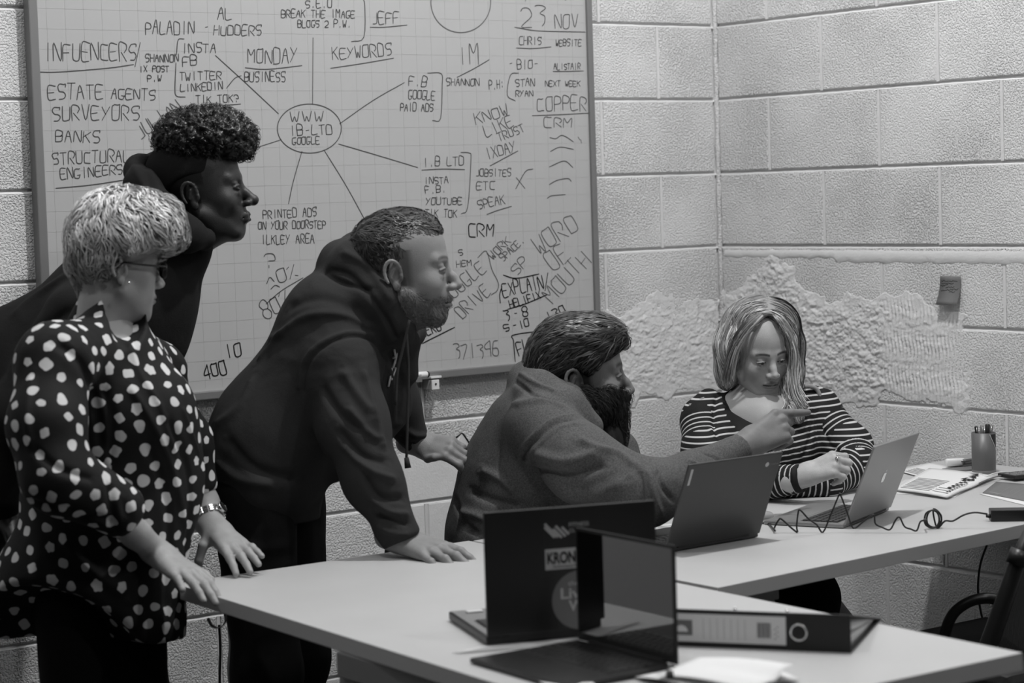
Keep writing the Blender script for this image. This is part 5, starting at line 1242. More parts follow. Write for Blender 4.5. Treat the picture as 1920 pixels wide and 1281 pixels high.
# hair
def hair1(F):
    Ell(F, (240, 440, 4.52), (104, 86, 80), 0, k=0); Ell(F, (186, 462, 4.52), (54, 76, 70), 0, k=.03); Ell(F, (293, 420, 4.52), (50, 42, 70), -40, k=.03); C(F, (172, 500, 4.52, 36), (184, 545, 4.52, 22), (196, 562, 4.52, 10), k=.03)
    Ell(F, (338, 566, 4.52), (104, 98, 170), 0, k=.012, op='sub'); Ell(F, (262, 522, 4.41), (36, 48, 84), 0, k=.01, op='sub')
lo, hi = bounds([(110, 330, 4.52), (370, 590, 4.52)], .10); V, Q = coarse(hair1, lo, hi, .004); V = (V + normals(V, Q) * ((fbm(V * 34 * np.array([1, 1, .6]), 3) - .5) * .020)[:, None]).astype(np.float32)
hm = put('hair', V, Q, H_BL, p1, {'tone': np.full(len(V), .45)})
crn = W(228, 372, 4.54)
def fl1(q):
    v = q - crn; v = v / (np.linalg.norm(v) + 1e-6); return v * .8 - UP * .45 + RT * (.15 + .5 * (to_px(q)[0] > 290))
def st1(q): x, y, d = to_px(q); return (x > 232 and y > 482 - .28 * (x - 232) * (x < 300) + (x > 330) * (-14)) and d < 4.56
def tn1(q, r):  # paler towards the crown: light from above put into the strand tone
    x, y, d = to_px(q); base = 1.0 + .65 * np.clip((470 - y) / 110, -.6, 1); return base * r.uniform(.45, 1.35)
strands('hair_locks', V, Q, H_BL, p1, fl1, 6500, .042, .007, .008, .0034, tone=tn1, wob=.26, seed=4, org=p1.location, end_lift=.007, stop=st1)
l1 = leg_pts(130, 4.53, .80, 150, 4.50, .45, 150, 4.50); l2 = leg_pts(240, 4.62, .80, 250, 4.60, .45, 240, 4.60)
trousers('trousers', p1, [l1, l2], G(185, 4.56, .82), C_TR, hipr=.105, rads=(.080, .072, .06))
shoes(p1, [l1[2], l2[2]], RT)

# ================================================================== 2. young man in the black jacket
p2 = person('young man with tight curly hair leaning in behind the woman, in a black hooded jacket', G(-20, 5.1, 0))
D2 = 5.02
def jack2(F, g=0.0):
    Ell(F, (205, 600, D2), (185, 135, 160), 50, k=0, grow=g); Ell(F, (60, 740, D2), (200, 165, 160), 55, k=.06, grow=g); Ell(F, (-70, 920, D2), (150, 140, 150), 80, k=.06, grow=g)
    C(F, (295, 500, D2, 80), (270, 640, D2 - .02, 80), k=.05, grow=g)
def j2(F):
    jack2(F); C(F, (150, 600, 4.84, 72), (30, 790, 4.80, 60), (0, 930, 4.82, 48), k=.04)
    C(F, (255, 590, 5.2, 62), (272, 720, 5.16, 54), (296, 860, 5.1, 46), k=.04)
    C(F, (262, 318, 5.04, 24), (268, 350, 4.96, 30), (300, 400, 4.90, 34), (350, 440, 4.90, 30), (385, 448, 4.94, 14), k=.03); C(F, (262, 318, 5.04, 24), (296, 314, 5.10, 24), (340, 400, 5.18, 30), (385, 448, 4.96, 16), k=.03)
    C(F, (300, 430, D2, 62), (360, 470, D2, 38), k=.04)
    C(F, (330, 330, D2, 60), (345, 395, D2, 46), k=.01, op='sub'); C(F, (345, 440, D2, 44), (378, 446, D2, 22), (396, 436, D2, 8), k=.02); C(F, (330, 470, D2, 44), (322, 560, D2, 32), k=.03)
lo, hi = bounds([(-230, 260, 4.8), (430, 1100, 5.3)], .10); V, Q = coarse(j2, lo, hi, .0075)
V = folds(V, Q, [([(20, 600), (60, 560), (120, 520), (200, 470)], 12, 6), ([(40, 640), (120, 590), (220, 540)], 12, -8), ([(270, 310), (285, 350), (310, 395)], 8, -7), ([(245, 300), (262, 335), (290, 380)], 8, 5)], (8, .006)); put('jacket', V, Q, C_BLKJ, p2)
fr = head_frame(377, 366, D2, 0, -8, 0, 1.03)
Hv = build_head(dict(nose=1.22, brow=.5, eye=.5, lip_tone=.7, lips=1.35, neck_r=.052, scalp=.25, white=2.0, lash=.5, bridge=1, neck_y=-.10), fr)
def skin2(F):
    jack2(F, -.03); C(F, (345, 420, D2, 50), (300, 500, D2, 62), k=.03); C(F, (150, 600, 4.84, 44), (30, 790, 4.80, 38), (5, 950, 4.82, 26), k=.03); C(F, (255, 590, 5.2, 44), (272, 720, 5.16, 36), (300, 900, 5.08, 26), k=.03)
    for x_ in (-150, -85): F.chain(leg_pts(x_, 5.05, .85, x_, 5.0, .45, x_ - 20, 5.1), [.08, .05, .04], .04)
lo, hi = bounds([(-260, 340, 4.8), (430, 1100, 5.3)], .1); lo[2] = .04; sk = coarse(skin2, lo - .05 * np.array([1, 1, 0]), hi, .011)
hn = []
for w_, t_, lf in ((G(10, 4.84, .84), np.array([.2, -.2, -1.]), False), (W(302, 905, 5.06), np.array([.3, -.3, -1.]), True)):
    Mx = frame_from(t_, -RT if not lf else RT, lf); hh = caps_mesh(hand_prims(Mx, w_, [(15, 20, 10)] * 4, [(.02, .022, -.008), (.05, .045, -.012), (.08, .05, -.02), (.1, .05, -.03)]), .004); hn.append((hh[0], hh[1], 1.0))
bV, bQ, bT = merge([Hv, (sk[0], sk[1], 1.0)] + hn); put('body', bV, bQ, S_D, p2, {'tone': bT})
def hair2(F):
    Ell(F, (385, 258, D2), (86, 46, 76), 6, k=0); Ell(F, (350, 262, D2), (54, 42, 66), 0, k=.03); Ell(F, (420, 270, D2), (54, 36, 62), 0, k=.03); Ell(F, (390, 240, D2), (62, 34, 60), 0, k=.02)
    Ell(F, (410, 380, D2), (150, 86, 200), 4, k=.01, op='sub')
lo, hi = bounds([(270, 180, D2), (510, 330, D2)], .09); V, Q = coarse(hair2, lo, hi, .0030)
N = normals(V, Q); V = V + N * (((fbm(V * 95, 3) - .40) * .027) + (fbm(V * 220, 2) - .5) * .007)[:, None]
hm = put('hair', V, Q, H_BK, p2, {'tone': np.full(len(V), 1.)})
strands('hair_curls', V.astype(np.float32), Q, H_BK, p2, lambda q: np.array([math.sin(q[2] * 900), math.cos(q[0] * 800), math.sin(q[1] * 700)]), 3500, .018, .004, .006, .0022, wob=1.2, seed=9, org=p2.location, curl=2.5, end_lift=.008)
def fade2(F): 
    M, o_ = fr
    F.ell(o_ + M @ np.array([0, -.016, .052]), np.array([.0765, .098, .083]) * 1.065, M / 1.03, k=0); Ell(F, (470, 370, D2), (84, 92, 200), 0, k=.01, op='sub'); Ell(F, (380, 400, D2), (70, 70, 200), 0, k=.01, op='sub')
lo, hi = bounds([(260, 190, D2), (500, 450, D2)], .09); V, Q = coarse(fade2, lo, hi, .004); put('clipped_sides', V, Q, H_FADE, p2, {'tone': 1.6 + fbm(V * 500, 2)})
l1 = leg_pts(-150, 5.0, .86, -150, 4.96, .45, -170, 5.1); l2 = leg_pts(-80, 5.15, .86, -90, 5.1, .45, -110, 5.2); trousers('trousers', p2, [l1, l2], G(-100, 5.08, .94), C_TR, hipr=.15); shoes(p2, [l1[2], l2[2]], RT)

# ================================================================== 3. man leaning on the table in the dark hoodie
p3 = person('man with short receding hair and stubble leaning on the table in a dark hoodie', G(500, 5.05, 0))
D3 = 5.02
def tor3(F, g=0.0):
    Ell(F, (612, 690, D3), (165, 122, 165), 62, k=0, grow=g); Ell(F, (520, 815, D3), (150, 128, 150), 62, k=.06, grow=g); Ell(F, (500, 915, D3), (95, 98, 140), 85, k=.06, grow=g); Ell(F, (630, 590, D3), (100, 88, 160), 35, k=.05, grow=g)
    C(F, (725, 640, D3, 46), (715, 760, D3, 44), (655, 850, D3, 50), k=.05, grow=g)
def near3(F, g=0.0):
    C(F, (640, 680, 4.86, 68), (664, 800, 4.82, 64), (700, 900, 4.78, 52), (745, 995, 4.76, 37), k=.04, grow=g)
def far3(F, g=0.0):
    C(F, (720, 660, 5.2, 50), (742, 760, 5.24, 40), (782, 828, 5.26, 26), k=.04, grow=g)
def hoodie3(F):
    tor3(F); near3(F); far3(F)
    C(F, (600, 500, D3, 0), (601, 501, D3, 1), k=.0)
    # hood lying on the neck
    C(F, (640, 492, D3, 34), (672, 500, 4.92, 46), (712, 560, 4.88, 40), (742, 610, 4.90, 34), (760, 640, 4.96, 24), k=.035); C(F, (640, 492, D3, 34), (676, 482, 5.1, 40), (720, 540, 5.16, 40), (765, 620, 5.1, 26), (760, 640, 4.97, 22), k=.035)
    Ell(F, (664, 488, D3), (60, 36, 80), 32, k=.03); C(F, (618, 506, D3, 12), (660, 478, D3, 22), (690, 466, D3, 22), k=.02)
    C(F, (735, 470, D3, 52), (742, 560, D3 - .02, 50), (765, 618, D3 - .03, 34), k=.008, op='sub')
    C(F, (758, 640, D3 - .02, 26), (764, 700, D3 - .02, 22), k=.02)
    # cuffs
    C(F, (736, 985, 4.76, 40), (752, 1008, 4.76, 38), k=.008)
    F.plane_cut(W(752, 1014, 4.76), W(775, 1050, 4.76) - W(730, 960, 4.76), r=.07); e = W(790, 836, 5.26); F.plane_cut(e, W(820, 850, 5.26) - W(782, 822, 5.26), r=.05)
    C(F, (500, 970, D3, 92), (505, 975, D3, 92), k=.03); F.plane_cut(W(500, 985, D3), -UP + RT * .12, r=.3)
lo, hi = bounds([(350, 430, 4.8), (840, 1060, 5.3)], .10); V, Q = coarse(hoodie3, lo, hi, .0048)
ST3 = [([(568, 740), (575, 690), (600, 655), (650, 632), (700, 640), (730, 690)], 4, -5), ([(560, 735), (567, 685), (595, 648), (650, 624), (705, 630)], 5, 4), ([(470, 640), (520, 590), (600, 560), (690, 590)], 14, -5), ([(480, 680), (560, 600), (640, 590), (700, 620)], 9, 6), ([(430, 720), (470, 660), (540, 620)], 12, 5),
 ([(640, 690), (670, 740), (700, 780)], 10, 9), ([(600, 720), (640, 780), (690, 810)], 10, -8), ([(650, 760), (680, 800), (715, 830)], 8, 8), ([(630, 800), (670, 850), (730, 870)], 10, -8), ([(640, 830), (690, 880), (745, 900)], 8, 8), ([(680, 880), (710, 930), (760, 935)], 8, -9), ([(690, 930), (730, 960), (768, 965)], 7, 8),
 ([(700, 960), (740, 975), (770, 985)], 6, -7), ([(705, 985), (735, 1000), (770, 1002)], 5, 6), ([(720, 660), (735, 720), (742, 800)], 7, 7), ([(745, 680), (752, 740), (735, 820)], 7, -7), ([(400, 800), (450, 760), (480, 700)], 12, 5), ([(400, 860), (450, 900), (520, 910)], 12, 7), ([(420, 820), (480, 880), (560, 900)], 12, -8),
 ([(680, 690), (700, 760), (720, 850)], 8, 7), ([(612, 505), (660, 520), (720, 590), (745, 640)], 6, -6), ([(640, 470), (690, 500), (735, 570)], 8, 5), ([(606, 508), (640, 530), (700, 545)], 6, -7), ([(745, 790), (775, 815), (800, 818)], 6, 6), ([(735, 800), (760, 830), (790, 840)], 5, -6)]
V = folds(V, Q, [(a_, b_, c_ * 1.2) for a_, b_, c_ in ST3], (8, .007)); put('hoodie', V, Q, C_HOOD, p3); b3 = bvh_of(V, Q)
for s_, pix in ((0, [(762, 622), (766, 700), (764, 790), (762, 860)]), (1, [(768, 600), (754, 660), (745, 700), (742, 760)])):
    pts = [W(x, y, 4.86 if s_ == 0 else 4.84) - np.array(p3.location) for x, y in pix]; tube_obj('drawstring', spline(pts, 6), .0032, C_HOOD, p3, 8)
tube_obj('drawstring_end', [W(762, 858, 4.86) - np.array(p3.location), W(765, 878, 4.86) - np.array(p3.location)], [.005, .0075], C_HOOD, p3, 10)
# white chest lettering seen edge-on
ln = [hits(b3, q) for q in ([(739, 655), (742, 672), (737, 690)], [(744, 662), (740, 682)], [(735, 690), (731, 712), (728, 725)], [(742, 690), (734, 712)], [(736, 672), (744, 668)])]
for h in ln:
    if len(h) > 1: tube_obj('chest_lettering', [q - FW * .002 - np.array(p3.location) for q in h], .0028, M_STICKL, p3, 5)
fr = head_frame(756, 513, 4.92, -3, -2, 0, 1.08)
Hv = build_head(dict(nose=1.05, brow=.32, eye=.25, lip_tone=.72, neck_r=.054, stubble=.55, jaw=1.05, bridge=3, neck_y=-.10), fr)
def skin3(F):
    tor3(F, -.03); C(F, (735, 590, D3, 44), (700, 640, D3, 60), k=.03); near3(F, -.024); far3(F, -.018)
    for x_, d_ in ((470, 4.96), (540, 5.14)): F.chain(leg_pts(x_, d_, .84, x_ + 10, d_, .45, x_, d_), [.08, .055, .04], .04)
lo, hi = bounds([(360, 470, 4.8), (830, 1010, 5.3)], .1); lo[2] = .04; sk = coarse(skin3, lo, hi, .010)
wr = W(750, 1012, 4.77); tx = T(850, 1042, .012); xd = tx - wr; Mh = frame_from(xd, UP * .95 - FW * .3 - RT * .05, False)
ar = [(W(720, 940, 4.77), wr, .034, .030, .01)]
hp = hand_prims(Mh, wr + xd / np.linalg.norm(xd) * .008, [(6, 16, 12), (6, 18, 12), (6, 20, 12), (8, 26, 12)], [(.02, .022, -.008), (.055, .045, -.010), (.088, .055, -.014), (.112, .058, -.016)], (.10, .0, -.12, -.30), s=1.0)
Rh = caps_mesh(ar + hp, .0025)
wl = W(786, 832, 5.26); tip = W(856, 843, 5.20); xd = tip - wl; Ml = frame_from(xd, UP * .6 - FW * .75, True)
hp = hand_prims(Ml, wl + xd / np.linalg.norm(xd) * .004, [(35, 45, 20), (40, 50, 25), (45, 50, 25), (45, 50, 25)], [(.015, .020, -.006), (.045, .040, -.004), (.070, .042, .006), (.085, .036, .004)], (.05, .0, -.05, -.1), s=.93)
Lh = caps_mesh([(W(772, 800, 5.26), wl, .028, .026, .01)] + hp, .0028)
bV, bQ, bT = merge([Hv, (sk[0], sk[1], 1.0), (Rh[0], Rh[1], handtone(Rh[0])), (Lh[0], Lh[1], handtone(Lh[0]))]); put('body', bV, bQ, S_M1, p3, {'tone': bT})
def hair3(F):
    M, o_ = fr; R_ = M / 1.06
    F.ell(o_ + M @ np.array([0, -.016, .050]), np.array([.0775, .099, .086]) * 1.06, R_, k=0); F.ell(o_ + M @ np.array([0, .012, .078]), np.array([.058, .078, .056]) * 1.06, R_, k=.02)
    F.ell(o_ + M @ np.array([0, .088, .022]), np.array([.09, .050, .055]) * 1.06, R_, k=.01, op='sub')      # face
    F.ell(o_ + M @ np.array([0, .03, -.06]), np.array([.12, .060, .052]) * 1.06, R_, k=.01, op='sub'); F.ell(o_ + M @ np.array([0, -.045, -.112]), np.array([.12, .09, .05]) * 1.06, R_, k=.01, op='sub')
    for s_ in (-1, 1): F.ell(o_ + M @ np.array([s_ * .083, -.008, .0]), np.array([.022, .021, .034]) * 1.06, R_, k=.004, op='sub')
lo, hi = bounds([(640, 360, 4.92), (880, 640, 4.92)], .08); V, Q = coarse(hair3, lo, hi, .003)
N = normals(V, Q); V = (V + N * ((fbm(V * 130, 2) - .5) * .004)[:, None]).astype(np.float32)
hm = put('hair', V, Q, H_DK, p3, {'tone': np.full(len(V), .6)}); crn = W(735, 405, 4.94)
def fl3(q):
    x, y, d = to_px(q)
    if y < 455: return RT * .9 - UP * .15 + FW * .1
    return -UP * .9 + RT * .05
def tn3(q, r): x, y, d = to_px(q); return r.uniform(.6, 1.6) + (2.2 * r.random() ** 2 * np.clip((450 - y) / 50, 0, 1))  # brighter strands on top are painted highlights
strands('hair_locks', V, Q, H_DK, p3, fl3, 3800, .032, .006, .003, .0020, tone=tn3, wob=.3, seed=14, org=p3.location)
# short beard
M3, o3 = fr
def beard_keep(cen, M_, o_, sc, lo_z=-.13):
    L = (cen - o_) @ M_ / (sc * sc); x, y, z = L[:, 0], L[:, 1], L[:, 2]
    line = np.where(y > .066, -.048, -.022 - y * .45); return (z < line) & (y > -.004) & (z > lo_z) & ~((np.abs(x) < .022) & (np.abs(z + .0655) < .009) & (y > .075)) & ~((y > .05) & (z > -.052) & (np.abs(x) > .03))
strands('short_beard', Hv[0], Hv[1], H_DK, p3, lambda q: -UP + RT * .5, 2600, .009, .004, .003, .0011, keep=lambda c_: beard_keep(c_, M3, o3, 1.08), tone=lambda q, r: r.uniform(1.0, 4.5), wob=.5, seed=3, org=p3.location, end_lift=.002)
l1 = leg_pts(475, 4.95, .84, 500, 4.93, .45, 470, 4.98); l2 = leg_pts(530, 5.16, .84, 555, 5.12, .45, 530, 5.16)
trousers('jeans', p3, [l1, l2], G(500, 5.05, .90), C_DJ, hipr=.135, foldset=[([(430, 1010), (480, 1030), (560, 1020)], 9, 6), ([(440, 1060), (500, 1070), (570, 1050)], 9, 6)]); shoes(p3, [l1[2], l2[2]], RT)
# what he holds in the far hand
nb = thing('held_notepad', 'pale pad with a black edge held in the leaning man\'s far hand', 'notepad', W(858, 838, 5.24)); a0 = np.array(nb.location)
cor = [W(840, 834, 5.26), W(866, 812, 5.29), W(886, 840, 5.28), W(878, 868, 5.21), W(848, 858, 5.215)]
bm = bmesh.new(); f_ = [bm.verts.new(tuple(q - a0)) for q in cor]; g_ = [bm.verts.new(tuple(q - a0 + FW * .006)) for q in cor]; bm.faces.new(f_); bm.faces.new(g_[::-1])
for i in range(5): bm.faces.new((f_[i], g_[i], g_[(i + 1) % 5], f_[(i + 1) % 5]))
bmesh.ops.recalc_face_normals(bm, faces=bm.faces); bm_obj('pad', bm, M_BOARD, nb); tube_obj('black_edge', [q - a0 for q in (W(853, 823, 5.27), W(865, 812, 5.288), W(869, 814, 5.288), W(886, 840, 5.278))], .0018, M_BLK, nb, 6)

# ================================================================== 4. bearded man, seated, pointing
p4 = person('seated bearded man with swept-back hair in a grey hooded sweatshirt pointing with his right hand', G(960, 5.3, 0))
D4 = 5.26
def tor4(F, g=0.0):
    Ell(F, (985, 900, D4), (175, 128, 150), 68, k=0, grow=g); Ell(F, (1028, 800, D4), (105, 95, 150), 50, k=.06, grow=g); Ell(F, (935, 1010, D4), (110, 100, 150), 80, k=.05, grow=g)
    C(F, (1110, 800, D4, 42), (1115, 880, D4, 56), k=.05, grow=g)
def near4(F, g=0.0):
    C(F, (1015, 800, 5.08, 66), (1090, 870, 4.98, 70), (1215, 925, 4.90, 60), k=.04, grow=g); C(F, (1212, 925, 4.90, 60), (1300, 890, 4.98, 42), (1392, 838, 5.06, 24), k=.03, grow=g)
def hood4(F):
    tor4(F); near4(F)
    C(F, (1150, 850, 5.44, 48), (1180, 930, 5.40, 40), (1240, 985, 5.3, 30), k=.03)
    C(F, (985, 712, D4, 26), (1010, 735, 5.14, 34), (1060, 762, 5.10, 34), (1105, 800, 5.12, 26), k=.03); C(F, (985, 712, D4, 26), (1020, 700, 5.36, 32), (1080, 760, 5.42, 34), (1120, 810, 5.32, 24), k=.03); C(F, (992, 700, D4, 22), (1015, 722, D4, 40), k=.02)
    C(F, (1062, 660, D4, 56), (1080, 745, D4, 50), (1110, 800, D4 - .02, 28), k=.008, op='sub')
    C(F, (1370, 850, 5.05, 29), (1388, 840, 5.06, 28), k=.006); F.plane_cut(W(1392, 838, 5.06), W(1392, 835, 5.06) - W(1300, 890, 4.98), r=.045)
lo, hi = bounds([(820, 640, 4.9), (1420, 1120, 5.4)], .09); V, Q = coarse(hood4, lo, hi, .005)
ST4 = [([(975, 860), (1000, 830), (1040, 795), (1085, 785)], 4, -5), ([(968, 856), (993, 824), (1035, 788), (1080, 778)], 4, 4), ([(985, 868), (1009, 838), (1048, 803), (1090, 795)], 4, 3), ([(1000, 850), (1060, 865), (1130, 845)], 12, 8), ([(1000, 880), (1070, 890), (1140, 870)], 10, -9), ([(1020, 910), (1100, 930), (1180, 900)], 14, 8), ([(1010, 940), (1090, 965), (1180, 970)], 12, -9),
 ([(960, 760), (1020, 750), (1070, 770)], 10, 5), ([(900, 880), (940, 900), (970, 930)], 9, 7), ([(880, 920), (930, 940), (980, 950)], 9, -7), ([(860, 960), (900, 970), (960, 1000)], 9, 7), ([(850, 930), (870, 980), (900, 1005)], 8, -7), ([(1198, 880), (1205, 930), (1200, 975)], 5, -8), ([(1215, 880), (1225, 925), (1240, 965)], 6, 7), ([(1232, 880), (1240, 910), (1262, 940)], 5, -6),
 ([(1290, 862), (1310, 875), (1325, 895)], 5, 5), ([(1318, 850), (1340, 858), (1352, 872)], 5, -5), ([(1080, 820), (1120, 840), (1160, 850), (1200, 880)], 9, 6), ([(965, 715), (1000, 740), (1050, 755)], 5, -6), ([(975, 700), (1010, 722), (1045, 735)], 5, 5)]
V = folds(V, Q, [(a_, b_, c_ * 1.35) for a_, b_, c_ in ST4], (8, .007)); o = put('sweatshirt', V, Q, C_HOOD2, p4); b4 = bvh_of(V, Q)
def vest4(F): Ell(F, (1136, 840, D4 + .02), (78, 36, 92), 85, k=0); C(F, (1112, 800, D4, 34), (1138, 880, D4, 34), k=.02)
lo, hi = bounds([(1060, 740, 5.1), (1220, 960, 5.4)], .08); V, Q = coarse(vest4, lo, hi, .006); put('dark_shirt_front', folds(V, Q, [([(1150, 790), (1160, 840), (1150, 880)], 6, -5)]), Q, C_VEST, p4)
fr = head_frame(1083, 713, D4, 2, -3, 0, 1.14)
Hv = build_head(dict(nose=.95, brow=.2, eye=.4, lip_tone=.7, neck_r=.058, stubble=.85, jaw=1.05, bridge=2, neck_y=-.09), fr)
def skin4(F):
    tor4(F, -.03); C(F, (1065, 760, D4, 50), (1020, 820, D4, 60), k=.03); near4(F, -.02)
    C(F, (1150, 850, 5.44, 32), (1180, 930, 5.40, 26), (1240, 990, 5.3, 20), k=.03)
    for s_ in (0, .2): F.chain([G(950, 5.18 + s_, .50), G(1130, 5.02 + s_, .50), G(1140, 5.05 + s_, .09)], [.085, .055, .04], .04)
lo, hi = bounds([(820, 640, 4.85), (1420, 1120, 5.45)], .09); lo[2] = .04; sk = coarse(skin4, lo, hi, .010)
wr = W(1404, 832, 5.07); kn = W(1476, 790, 5.10); xd = kn - wr; Mh = frame_from(xd, -FW * .85 + UP * .42 , False)
hp = hand_prims(Mh, wr, [(22, 2, 0), (58, 80, 45), (62, 84, 45), (66, 82, 45)], [(.02, .020, -.010), (.050, .030, -.026), (.080, .024, -.036), (.100, .012, -.040)], (-.30, .0, -.04, -.08), s=1.05)
Rh = caps_mesh([(W(1340, 868, 5.02), wr, .028, .0255, .01)] + hp, .0025)
wl = W(1244, 992, 5.28); xd = RT * .6 + FW * -.2 - UP * .1; Ml = frame_from(xd, UP, True); Lh = caps_mesh(hand_prims(Ml, wl, [(20, 30, 15)] * 4, [(.02, .022, -.008), (.05, .045, -.012), (.08, .05, -.02), (.1, .05, -.03)], s=.95), .004)
Lh[0][:, 2] += max(0, TZ + .002 - Lh[0][:, 2].min())
bV, bQ, bT = merge([Hv, (sk[0], sk[1], 1.0), (Rh[0], Rh[1], handtone(Rh[0])), (Lh[0], Lh[1], 1.0)]); put('body', bV, bQ, S_M2, p4, {'tone': bT})
def hair4(F):
    Ell(F, (1085, 662, D4), (90, 74, 80), -8, k=0); Ell(F, (1040, 690, D4), (54, 62, 70), 0, k=.03); Ell(F, (1132, 628, D4), (50, 34, 56), -22, k=.02); C(F, (1020, 700, D4, 36), (1035, 735, D4, 28), k=.02)
    Ell(F, (1186, 742, D4), (104, 92, 170), 20, k=.01, op='sub'); Ell(F, (1083, 722, D4 - .09), (25, 30, 60), 0, k=.008, op='sub'); Ell(F, (1110, 770, D4), (60, 50, 170), 0, k=.01, op='sub')
lo, hi = bounds([(960, 560, D4), (1210, 790, D4)], .09); V, Q = coarse(hair4, lo, hi, .0036)
N = normals(V, Q); V = (V + N * ((fbm(V * 60, 3) - .5) * .008)[:, None]).astype(np.float32)
put('hair', V, Q, H_DK, p4, {'tone': np.full(len(V), .7)})
def fl4(q):
    x, y, d = to_px(q); s_ = np.clip((y - 600) / 130, 0, 1)
    return (-RT * (1.0 - .55 * s_) - UP * (.10 + .75 * s_) + RT * (.25 * (x > 1150) * (y < 640)))
strands('hair_locks', V, Q, H_DK, p4, fl4, 3600, .085, .009, .006, .0034, tone=lambda q, r: r.uniform(.35, 1.3) + 4.5 * r.random() ** 7, wob=.14, seed=24, org=p4.location, end_lift=.003)
def beard4(F):
    Ell(F, (1124, 766, D4 - .05), (50, 30, 40), 55, k=0); C(F, (1100, 730, D4 - .083, 9), (1100, 752, D4 - .08, 18), k=.02); C(F, (1150, 738, D4 - .04, 10), (1176, 744, D4, 9), k=.012)
    Ell(F, (1138, 786, D4), (56, 38, 50), 72, k=.02); Ell(F, (1118, 762, D4), (44, 30, 50), 40, k=.02); Ell(F, (1152, 820, D4), (38, 22, 28), 84, k=.02)
    M, o_ = fr; F.cap(o_ + M @ np.array([-.020, .086, -.052]), o_ + M @ np.array([.020, .086, -.052]), .010, .010, .01); F.cap(o_ + M @ np.array([-.070, .004, -.02]), o_ + M @ np.array([-.055, .03, -.075]), .010, .016, .02); F.cap(o_ + M @ np.array([.070, .004, -.02]), o_ + M @ np.array([.055, .03, -.075]), .010, .016, .02)
    F.ell(o_ + M @ np.array([0, .095, -.068]), np.array([.016, .016, .006]), M / 1.06, k=.005, op='sub')
lo, hi = bounds([(1040, 680, D4), (1210, 880, D4)], .09); V, Q = coarse(beard4, lo, hi, .004); V = (V + normals(V, Q) * ((fbm(V * 110, 2) - .5) * .006)[:, None]).astype(np.float32)
put('beard', V, Q, H_BD, p4, {'tone': np.full(len(V), .5)})
def flb(q): x, y, d = to_px(q); return -UP + RT * (.35 if x > 1120 else .6)
strands('beard_hairs', V, Q, H_BD, p4, flb, 3600, .035, .007, .006, .0016, tone=lambda q, r: r.uniform(.2, .8) + (1.1 if to_px(q)[0] > 1155 else .1) * r.random() ** 3, wob=.3, seed=5, org=p4.location, end_lift=.006)
strands('beard_stubble', Hv[0], Hv[1], H_BD, p4, lambda q: -UP + RT * .5, 2200, .014, .004, .004, .0013, keep=lambda c_: beard_keep(c_, fr[0], fr[1], 1.14), tone=lambda q, r: r.uniform(.4, 2.2), wob=.4, seed=8, org=p4.location, end_lift=.003)
l1 = [G(950, 5.18, .52), G(1120, 5.02, .52), G(1130, 5.05, .09)]; l2 = [G(950, 5.4, .52), G(1120, 5.26, .52), G(1130, 5.28, .09)]
trousers('trousers', p4, [l1, l2], G(935, 5.30, .56), C_TR, hipr=.14); shoes(p4, [l1[2], l2[2]], RT)
cb4 = G(925, 5.34, 0); chair('dining_chair', 'black plastic chair that the bearded man sits on', (cb4[0], cb4[1], 0), math.radians(55), seat=.42, back=.70)

# ================================================================== 5. seated woman in stripes
p5 = person('seated woman with shoulder-length blonde hair in a striped top looking down at her laptop', G(1425, 5.75, 0))
D5 = 5.70
def tor5(F, g=0.0):
    Ell(F, (1432, 850, D5), (120, 112, 92), 90, k=0, grow=g); C(F, (1325, 790, D5, 40), (1432, 768, D5 + .02, 50), (1535, 778, D5, 38), k=.05, grow=g); Ell(F, (1432, 850, D5 - .06), (66, 92, 66), 90, k=.04, grow=g); Ell(F, (1440, 980, D5 + .02), (100, 108, 92), 90, k=.05, grow=g)
def armR5(F, g=0.0): C(F, (1318, 795, D5 - .02, 42), (1322, 850, D5 - .08, 40), (1338, 900, D5 - .14, 38), k=.03, grow=g); C(F, (1338, 900, D5 - .16, 37), (1420, 908, D5 - .26, 34), (1500, 898, D5 - .34, 27), k=.02, grow=g)
def armL5(F, g=0.0): C(F, (1540, 785, D5, 42), (1590, 840, D5 - .06, 42), (1606, 872, D5 - .12, 38), k=.03, grow=g); C(F, (1604, 876, D5 - .13, 37), (1550, 905, D5 - .20, 30), (1450, 912, D5 - .24, 22), k=.02, grow=g)
def top5(F):
    tor5(F); armR5(F); armL5(F)
    for x_, y_ in ((1305, 762), (1545, 738)): 
        pass
    C(F, (1306, 772, D5, 22), (1330, 752, D5, 24), k=.02); C(F, (1525, 742, D5, 20), (1545, 752, D5, 22), k=.02)
    C(F, (1416, 690, D5, 50), (1420, 735, D5 - .04, 58), (1426, 752, D5 - .14, 44), k=.006, op='sub'); F.plane_cut(W(1506, 896, D5 - .34), W(1520, 895, D5 - .36) - W(1440, 905, D5 - .3), r=.04)
    F.plane_cut(W(1440, 1050, D5), -UP)
lo, hi = bounds([(1260, 700, 5.2), (1670, 1080, 5.8)], .09); V, Q = coarse(top5, lo, hi, .0036)
STR = [([(1345, 740), (1338, 790), (1350, 850)], 6, -5), ([(1530, 760), (1520, 820), (1500, 880)], 7, -5), ([(1330, 800), (1345, 830), (1338, 860)], 5, 4), ([(1380, 800), (1400, 840), (1440, 850)], 8, 4), ([(1540, 800), (1560, 840), (1600, 850)], 6, -4), ([(1496, 875), (1500, 900), (1506, 920)], 4, -4), ([(1484, 876), (1488, 900), (1494, 924)], 4, 3)]
